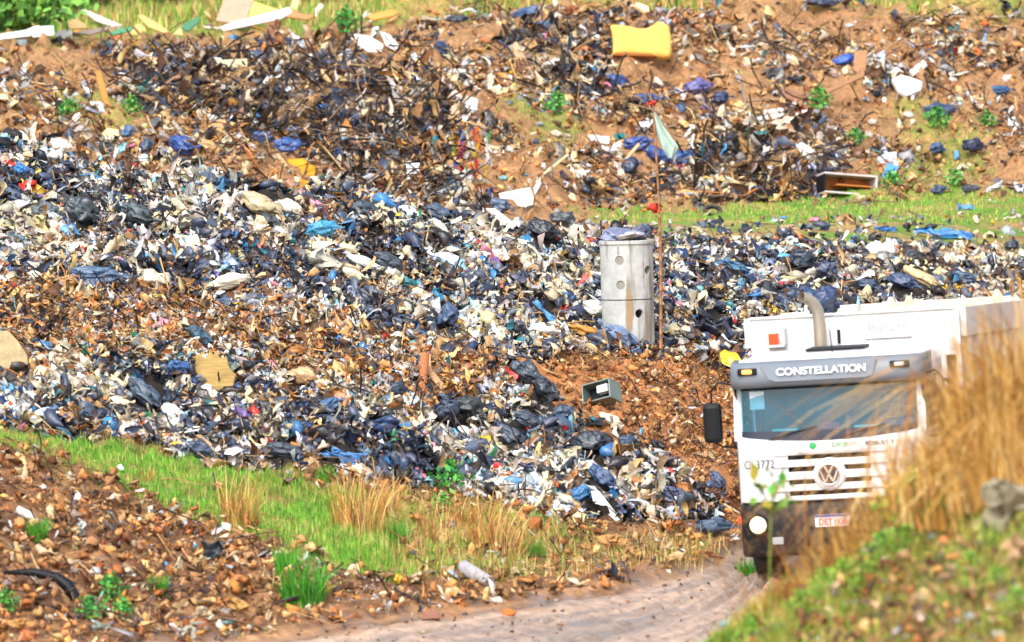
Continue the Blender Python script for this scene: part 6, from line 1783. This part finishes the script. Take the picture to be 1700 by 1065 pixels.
scatter_things('garbage_bag', 'bin bag', BAGS, H_trash, 205, (20, 58), (.40, .7), {'dark': 1}, 'dark bin bags on the main heap', gap=.55)
scatter_things('plastic_sack', 'plastic bag', SACKS + WADS[:4], H_trash, 215, (13, 34), (.5, .85), {'pale': 5, 'accent': 1.6, 'grey': .6}, 'pale and coloured plastic bags on the main heap', gap=.5)
scatter_things('plastic_sheet', 'plastic sheet', SHEETS, hs_src, 290, (18, 52), (.4, .8), {'dark': 4, 'pale': 3.2, 'accent': 1.0, 'brown': .6}, 'crumpled plastic sheets on the heap', gap=.45)
scatter_things('rag', 'rag', RAGS, {k: np.concatenate([H_trash[k], H_soil[k]]) for k in ('px', 'py', 'pos')}, 150, (16, 42), (.25, .5), {'dark': 1.5, 'pale': 3, 'accent': 1, 'brown': 2}, 'torn rags on the heap', gap=.45)
scatter_things('cardboard_piece', 'board piece', SHARDS, H_soil, 130, (14, 34), (.5, .9), {'brown': 4, 'pale': 1.5}, 'board pieces in the brown band', rollsd=60, gap=.5)
scatter_things('stick', 'stick', PLANKS + BRANCH, {k: np.concatenate([H_soil[k], H_bare[k], H_trash[k][::4]]) for k in ('px', 'py', 'pos')}, 90, (24, 60), (.12, .25), {'brown': 3, 'twig': 2, 'pale': 1}, 'sticks and laths on the heap', rollsd=50, gap=.4)
scatter_things('plastic_sheet', 'plastic sheet', SHEETS, H_soil, 60, (16, 40), (.4, .8), {'dark': 2, 'pale': 3, 'accent': 1}, 'plastic sheets in the brown band', gap=.5)
scatter_things('stone', 'stone', STONES, H_bare, 50, (6, 18), (.6, .9), {'soil': 1}, 'stones on the bare orange soil', gap=.5)
scatter_things('board_piece', 'board piece', SHARDS + PLANKS[:4], RE, 170, (10, 34), (.3, .7), {'brown': 3, 'pale': 2, 'grey': .6}, 'board pieces on the rear bank', rollsd=70, gap=.5)
scatter_things('plastic_sack', 'plastic bag', SACKS + WADS, RE, 90, (8, 24), (.5, .9), {'pale': 3, 'accent': .8, 'dark': .8}, 'plastic bags on the rear bank', gap=.5)
scatter_things('branch', 'branch', BRANCH, RTj, 120, (30, 90), (.2, .4), {'twig': 3, 'brown': 1}, 'branches in the brushwood of the rear bank', rollmu=0, rollsd=45, lean=.6, gap=.2)
scatter_things('rag', 'rag', RAGS, {k: np.concatenate([RB[k], RT[k]]) for k in ('px', 'py', 'pos')}, 70, (16, 50), (.25, .5), {'dark': 2, 'pale': 2, 'brown': 2}, 'rags on the rear bank', gap=.5)
scatter_things('stone', 'stone', STONES, FM, 120, (7, 26), (.55, .9), {'soil': 4, 'brown': 2, 'grey': 1, 'pale': 1}, 'stones on the brown mound', gap=.5)
scatter_things('tile_chip', 'tile chip', SHARDS, FM, 110, (9, 26), (.4, .7), {'brown': 2, 'pale': 2, 'soil': 1}, 'tile chips on the brown mound', rollsd=60, gap=.5)
scatter_things('rock', 'stone', STONES, NB, 50, (10, 26), (.55, .9), {'soil': 3, 'brown': 2, 'pale': 1, 'grey': .6}, 'stones on the near bank', gap=.5)
# labels: nearest landmark, direction from it, and rank outward
byk = {}
for o, noun, cw, px, py in PEND:
    best = min(LM, key=lambda l: math.hypot(l[0] - px, (l[1] - py) * 1.3))
    a = math.degrees(math.atan2(best[1] - py, px - best[0])) % 360
    dr_ = DIRS[int((a + 22.5) // 45) % 8]
    byk.setdefault((noun, cw, best[2], dr_), []).append((math.hypot(px - best[0], py - best[1]), o))
for (noun, cw, lm_, dr_), L_ in byk.items():
    L_.sort(key=lambda t: t[0])
    for r_, (dd, o) in enumerate(L_):
        if len(L_) == 1: o['label'] = f'{cw} {noun} {dr_} {lm_}'
        elif r_ == len(L_) - 1 and len(L_) > 2: o['label'] = f'farthest {cw} {noun} {dr_} {lm_}'
        else: o['label'] = f'{ORD[min(r_, 9)]} {cw} {noun} {dr_} {lm_}'

# ------------------------------------------------------------------ plants
def clump_mesh(seed, n, h0, h1, w, cols, spread, lean, droop, segs=4, seedheads=False):
    r = np.random.default_rng(seed); P, F, C_ = [], [], []
    pc = [np.array(lin(c)) for c in cols]
    for _ in range(n):
        a = r.uniform(0, 2 * math.pi); rr = spread * math.sqrt(r.uniform()); b = np.array([rr * math.cos(a), rr * math.sin(a), -.05])
        h = r.uniform(h0, h1); az = a + r.normal(0, .8); ln = abs(r.normal(0, lean)); d_ = np.array([math.cos(az), math.sin(az), 0]); sd = np.array([-math.sin(az + 1), math.cos(az + 1), 0]) * w * r.uniform(.6, 1.4)
        c = pc[r.integers(0, len(pc))] * r.uniform(.7, 1.25); i0 = len(P)
        for k_ in range(segs + 1):
            t = k_ / segs; p = b + d_ * h * ln * t ** 1.8 + np.array([0, 0, h * (t - droop * ln * t ** 3)])
            ww = (1 - t) ** .6 if not seedheads else (.35 + 1.6 * max(0, t - .75) * 4 * (1 - t) * 4)
            P += [p - sd * max(.08, ww), p + sd * max(.08, ww)]; C_ += [c, c]
        F += [(i0 + 2 * k_, i0 + 2 * k_ + 1, i0 + 2 * k_ + 3, i0 + 2 * k_ + 2) for k_ in range(segs)]
    return mesh_fast('blades', np.array(P), np.array(F), col=np.array(C_))
def leafy_mesh(seed, n, h, rad_, size, cols):
    r = np.random.default_rng(seed); P, F, C_ = [], [], []
    pc = [np.array(lin(c)) for c in cols]
    for _ in range(n):
        t = r.uniform(.1, 1); a = r.uniform(0, 2 * math.pi); rr = rad_ * r.uniform(.1, 1) * math.sin(min(1, t * 1.1) * math.pi * .8 + .3)
        p = np.array([rr * math.cos(a), rr * math.sin(a), h * t]); sz = size * r.uniform(.5, 1.2)
        u = r.normal(size=3); u /= np.linalg.norm(u); v = np.cross(u, r.normal(size=3)); v /= np.linalg.norm(v)
        i0 = len(P); P += [p, p + u * sz * .5 + v * sz * .32, p + u * sz, p + u * sz * .5 - v * sz * .32]; F.append((i0, i0 + 1, i0 + 2, i0 + 3)); C_ += [pc[r.integers(0, len(pc))] * r.uniform(.7, 1.3)] * 4
    return mesh_fast('foliage', np.array(P), np.array(F), col=np.array(C_))
GOLD = [(218, 176, 98), (200, 152, 78), (230, 200, 134), (180, 128, 60), (150, 104, 54), (196, 146, 70)]
RUST = [(176, 110, 58), (150, 92, 52), (196, 140, 84), (120, 76, 48)]
def plant(name, parts, px, py, label, cat, group=None, sc=1.0, yaw=None, d=None):
    if group and 'near bank' in group or name == 'dry_stalks':
        d = hit(px, py, dmax=54.0)[0]
        if np.isnan(d) or d > 47:
            x_ = float(ray(px, py, 46.5)[0]); p_ = (x_, 46.5, float(height(x_, 46.5)[0]) - .02)
        else: p_ = [float(v) for v in ray(px, py, float(d))]
    else:
        d = d or depth_at(px, py); p_ = [float(v) for v in ray(px, py, d)]
    e = empty(name, p_, (0, 0, rng.uniform(0, 6.28) if yaw is None else yaw)); e.scale = (sc,) * 3
    for nm_, me in parts: link(nm_, me, M['blade'], e)
    tag(e, label, cat, group); return e
GC = [clump_mesh(i, 300, .3, 1.5, .0085, GOLD, .45, .68, .8, segs=6) for i in range(5)]
GS_ = [clump_mesh(12 + i, 130, .18, .62, .008, GOLD, .30, .5, .5, segs=4) for i in range(3)]
GH = [clump_mesh(20 + i, 22, .8, 1.7, .008, GOLD, .4, .5, .7, segs=7, seedheads=True) for i in range(4)]
k_ = 0
seen_l = set()
for px, py, sc in [(1725, 720, 1.0), (1690, 745, .92), (1655, 765, .82), (1620, 815, .82), (1590, 820, .66), (1560, 830, .56), (1700, 830, .8), (1530, 835, .5), (1640, 840, .7), (1500, 850, .42), (1470, 858, .42), (1600, 860, .55), (1440, 885, .40), (1410, 895, .36), (1740, 700, 1.2), (1575, 810, .66), (1380, 900, .38), (1350, 915, .36), (1545, 860, .45), (1320, 935, .34), (1430, 910, .36), (1480, 900, .36), (1390, 935, .3), (1300, 960, .3), (1660, 745, .9), (1340, 950, .28), (1675, 730, 1.0)]:
    w_ = 'tall' if sc > .9 else 'mid height' if sc > .55 else 'short'
    lab = f'{w_} golden grass clump ' + ('at the right edge' if px > 1670 else 'in front of the truck body' if px > 1560 else 'beside the right of the windscreen' if px > 1490 else 'before the right grille end' if px > 1420 else 'in front of the number plate' if px > 1350 else 'in front of the bumper') + f', {("upper", "lower")[py > 830] if px > 1560 else ("rear", "front")[py > 880]} one'
    n_ = 2
    while lab in seen_l: lab = lab.rsplit(', ', 1)[0] + ', ' + ('middle one', 'second from the left', 'third from the left', 'fourth from the left')[n_ - 2]; n_ += 1
    seen_l.add(lab)
    if sc < .6: plant('dry_grass_clump', [('blades', GS_[k_ % 3])], px, py, lab, 'dry grass', 'dry grass clumps on the near bank', sc / .40)
    else: plant('dry_grass_clump', [('blades', GC[k_ % 5]), ('seed_stalks', GH[k_ % 4])], px, py, lab, 'dry grass', 'dry grass clumps on the near bank', sc)
    k_ += 1
SK = [clump_mesh(60 + i, 9, .5, 1.1, .010, GOLD + RUST, .3, .3, .3, segs=6, seedheads=True) for i in range(3)]
for i, (px, py, sc, lab) in enumerate([(1270, 960, 1.0, 'thin brown stalks in front of the headlight'), (1300, 945, 1.3, 'thin brown stalks in front of the left grille end'), (1345, 930, 1.25, 'thin brown stalks left of the number plate'), (1400, 915, 1.2, 'thin brown stalks right of the number plate'), (1430, 905, 1.25, 'tall thin stalks crossing the right half of the windscreen'), (1475, 890, 1.5, 'arching thin stalks before the driver side of the windscreen')]):
    plant('dry_stalks', [('stalks', SK[i % 3])], px, py, lab, 'stalks', 'thin dry stalks before the truck', sc)
# leafy weeds of the near bank
WL = [leafy_mesh(i, 420, .40, .24, .055, [(100, 156, 48), (120, 172, 54), (150, 180, 70), (78, 130, 46), (170, 166, 80)]) for i in range(4)]
for i, (px, py, sc) in enumerate([(1240, 1000, .7), (1262, 1020, .8), (1290, 1010, .8), (1205, 1050, .8), (1190, 1062, .9), (1330, 1030, .6), (1370, 1000, .7), (1400, 985, .7), (1440, 985, .6), (1470, 950, .8), (1500, 890, 1.1), (1530, 860, 1.1), (1560, 890, .8), (1610, 960, .5), (1660, 985, .5), (1690, 1030, .6), (1250, 1050, .8), (1500, 940, .8)]):
    row = ('back' if py < 930 else 'middle' if py < 1005 else 'front')
    plant('leafy_weed', [('foliage', WL[i % 4])], px, py, f'bright green leafy weed in the {row} row of the near bank, number {["one","two","three","four","five","six","seven","eight","nine","ten"][sum(1 for q in [0])*0 + i % 10]} from the left', 'weed', 'leafy weeds on the near bank', sc)
rows = {}
for o in [o for o in COL.objects if o.name.startswith('leafy_weed')]:
    rows.setdefault(o['label'].split(', number')[0], []).append(o)
for lab, L_ in rows.items():
    L_.sort(key=lambda o: o.location.x)
    for r_, o in enumerate(L_):
        o['label'] = lab + ', ' + ['leftmost', 'second', 'third', 'fourth', 'fifth', 'sixth', 'seventh', 'eighth', 'ninth', 'tenth'][r_] + (' from the left' if r_ else ' one')
# creeper sprig close in front of the truck
LS = leafy_mesh(91, 34, .42, .20, .14, [(70, 140, 44), (60, 124, 44), (110, 150, 54), (150, 140, 50)])
e = plant('climbing_sprig', [('leaves', LS)], 1262, 905, 'broad leaved green sprig rising in front of the truck headlight and number', 'sprig', None, 1.0, d=47.0)
bx_ = Vector([float(v) for v in ray(1276, 1000, 46.0)]); tx_ = Vector([float(v) for v in ray(1280, 838, 46.0)])
e.location = tx_ + Vector((0, 0, -.1)); st_ = tubeobj('stem', [tuple(bx_ - e.location - Vector((0, 0, .4))), tuple((bx_ - e.location) * .5), (0, 0, .1), (.08, 0, .3)], [.008, .007, .006, .004], M['leaf'], e, 5); st_.color = (*lin((130, 150, 60)), 1)
e.rotation_euler = (0, 0, 0)
# plants of the strip between heap and road
RC_ = [clump_mesh(30 + i, 120, .2, .85, .0055, RUST + GOLD, .22, .45, .35, segs=5) for i in range(4)]
TG = [clump_mesh(40 + i, 260, .2, .62, .009, [(70, 150, 40), (96, 170, 50), (60, 130, 40)], .20, .35, .4) for i in range(2)]
for i, (px, py, sc, lab) in enumerate([(602, 880, 1.15, 'rust brown dead grass clump at the end of the green strip'), (575, 870, .9, 'smaller rust brown clump left of the big one at the end of the green strip'), (398, 870, 1.0, 'reddish dead grass clump in the green strip above the mound'), (385, 850, .7, 'thin reddish stalks behind the reddish dead grass clump'), (805, 905, 1.15, 'big leaning straw clump in the middle of the dry strip'), (840, 925, .9, 'straw clump right of the big leaning straw clump'), (770, 880, .8, 'pale straw clump left of the big leaning straw clump'), (640, 850, .8, 'loose straw clump near the blue tarpaulin'), (1055, 845, .4, 'small straw tuft by the white plank'), (720, 900, .8, 'low straw clump between grass strip and road'), (245, 800, .35, 'tiny dead stalks in the green grass strip')]):
    plant('dead_grass_clump', [('blades', RC_[i % 4])], px, py, lab, 'dead grass', 'dead grass clumps between heap and road', sc * 1.1)
for i, (px, py, sc, lab) in enumerate([(503, 1000, 1.2, 'tall bright green grass tuft at the foot of the mound beside the road'), (478, 950, .7, 'green tuft behind the tall bright green tuft'), (262, 985, .5, 'small green tuft on the brown mound'), (60, 895, .6, 'pale green tuft on the left of the brown mound'), (540, 800, .5, 'small tuft at the foot of the heap above the grass strip'), (880, 930, .6, 'green tuft in the dry strip near the road'), (1240, 955, .5, 'green tuft beside the truck wheel'), (660, 900, .6, 'green tuft at the end of the grass strip')]):
    plant('green_grass_tuft', [('blades', TG[i % 2])], px, py, lab, 'grass tuft', 'green grass tufts beside the road', sc)
BRD = [leafy_mesh(70 + i, 170, .35, .24, .085, [(60, 140, 66), (84, 160, 60), (40, 110, 56), (110, 170, 70)]) for i in range(3)]
for i, (px, py, sc, lab) in enumerate([(185, 1000, .9, 'dark green broad leaved plant on the brown mound'), (150, 1030, .8, 'low green plant left of the dark green broad leaved plant'), (205, 1030, .7, 'green plant right of the dark green broad leaved plant'), (10, 1015, .7, 'green plant at the bottom left edge of the view'), (748, 815, 1.2, 'tall bright green leafy plant at the foot of the heap'), (735, 850, .7, 'green plant just below the tall leafy plant'), (575, 55, 1.6, 'green bush on the crest right of the dumped boards'), (1555, 212, 1.3, 'green bush on the right of the rear bank'), (1640, 212, 1.0, 'small green bush right of the other one on the rear bank'), (1360, 180, 1.3, 'green bush below the rusty sheet'), (115, 195, 1.1, 'green bush on the left of the rear bank'), (220, 190, 1.1, 'green bush below the orange leaning plank'), (925, 190, 1.3, 'green bush in the middle of the rear bank'), (1420, 240, 1.0, 'green bush above the broken cabinet'), (1480, 318, 1.2, 'green bush right of the broken cabinet'), (1585, 310, 1.0, 'green bush on the meadow edge at the right')]):
    plant('leafy_plant', [('leaves', BRD[i % 3])], px, py, lab, 'plant', 'leafy plants of the dump', sc * (1 if py > 400 else 1.1))
# bushes and dry scrub on the high ground
SB = [leafy_mesh(110 + i, 900, 1.3, 1.5, .30, c) for i, c in enumerate([[(96, 150, 60), (120, 170, 70), (76, 120, 56)], [(150, 120, 84), (128, 104, 70), (170, 140, 96)], [(70, 110, 60), (100, 130, 70), (60, 90, 56)]])]
for i, (px, py, k_, sc, lab) in enumerate([(30, 46, 0, 1.2, 'bright green bush at the far left above the dumped boards'), (85, 30, 0, .9, 'smaller bright green bush right of the leftmost one'), (150, 12, 1, 1.0, 'brown dry shrub behind the pale plank'), (235, 8, 2, 1.0, 'dark green shrub behind the ochre plank'), (310, 10, 1, 1.0, 'brown shrub left of the large pinkish board'), (560, 6, 1, 1.1, 'brown dry shrub right of the dumped boards'), (640, 2, 1, 1.0, 'brown dry shrub above the orange board'), (720, -2, 2, 1.0, 'green shrub on the high ground left of the long blue bag'), (990, -4, 1, 1.0, 'brown dry shrub left of the mattress'), (1180, -2, 1, 1.0, 'brown dry shrub right of the mattress'), (1250, -4, 2, .9, 'green brown shrub at the top right of the mattress'), (1460, -2, 1, 1.1, 'brown dry shrub on the high ground right of the indigo bag'), (1540, 2, 1, 1.0, 'brown dry shrub above the white quilt'), (480, 2, 2, .9, 'green shrub behind the upright yellow slat'), (820, -4, 1, .9, 'brown dry shrub in the middle of the skyline')]):
    d = depth_at(px, py)
    plant('shrub', [('foliage', SB[k_])], px, py + 6, lab, 'shrub', 'shrubs on the high ground', sc, d=max(d, 158.0) if py < 40 else d)
# palm fronds in the brushwood
def frond(seed):
    r = np.random.default_rng(seed); P, F, C_ = [], [], []
    c = np.array(lin((150, 116, 76)))
    for k_ in range(26):
        t = k_ / 26; o_ = np.array([t * 1.6, 0, .3 * math.sin(t * 2.4)])
        for s_ in (-1, 1):
            l = .55 * math.sin(t * 2.6 + .4); tip = o_ + np.array([.35 * l, s_ * l, -.25 * l + r.normal(0, .03)])
            i0 = len(P); P += [o_, o_ + (tip - o_) * .5 + [.025, 0, .02], tip, o_ + (tip - o_) * .5 - [.025, 0, -.02]]; F.append((i0, i0 + 1, i0 + 2, i0 + 3)); C_ += [c * r.uniform(.5, 1.3)] * 4
    return mesh_fast('leaflets', np.array(P), np.array(F), col=np.array(C_))
FR = [frond(i) for i in range(3)]
for i, (px, py, yaw, sc, lab) in enumerate([(1175, 312, .5, 1.3, 'dry palm frond arching up left of the broken cabinet'), (1330, 322, 1.7, 1.1, 'drooping dry palm frond just left of the broken cabinet'), (1010, 185, 1.0, 1.0, 'yellow brown palm frond under the mattress'), (995, 160, 2.2, .9, 'upper yellow brown palm frond under the mattress'), (600, 300, 1.2, .9, 'straw yellow palm frond behind the crest'), (620, 290, 2.4, .8, 'second straw yellow palm frond behind the crest'), (1250, 290, .3, 1.2, 'brown palm frond in the right hand brushwood'), (1290, 250, .1, 1.2, 'grey brown palm frond under the white boulder'), (450, 200, .4, 1.3, 'brown palm frond in the dark brushwood'), (350, 150, .1, 1.2, 'brown palm frond at the top of the dark brushwood'), (880, 120, .8, 1.2, 'brown palm frond left of the mattress')]):
    e = plant('palm_frond', [('leaflets', FR[i % 3])], px, py, lab, 'palm frond', 'dry palm fronds on the rear bank', sc * .62, yaw=yaw)
    e.rotation_euler = (rng.uniform(-.3, .3), -.35, yaw)
    tubeobj('rib', [(-.4, 0, -.05), (0, 0, 0), (.8, 0, .28), (1.5, 0, .2)], [.03, .022, .014, .006], M['wood'], e, 5).color = (*lin((150, 110, 70)), 1)
bpy.context.view_layer.update()
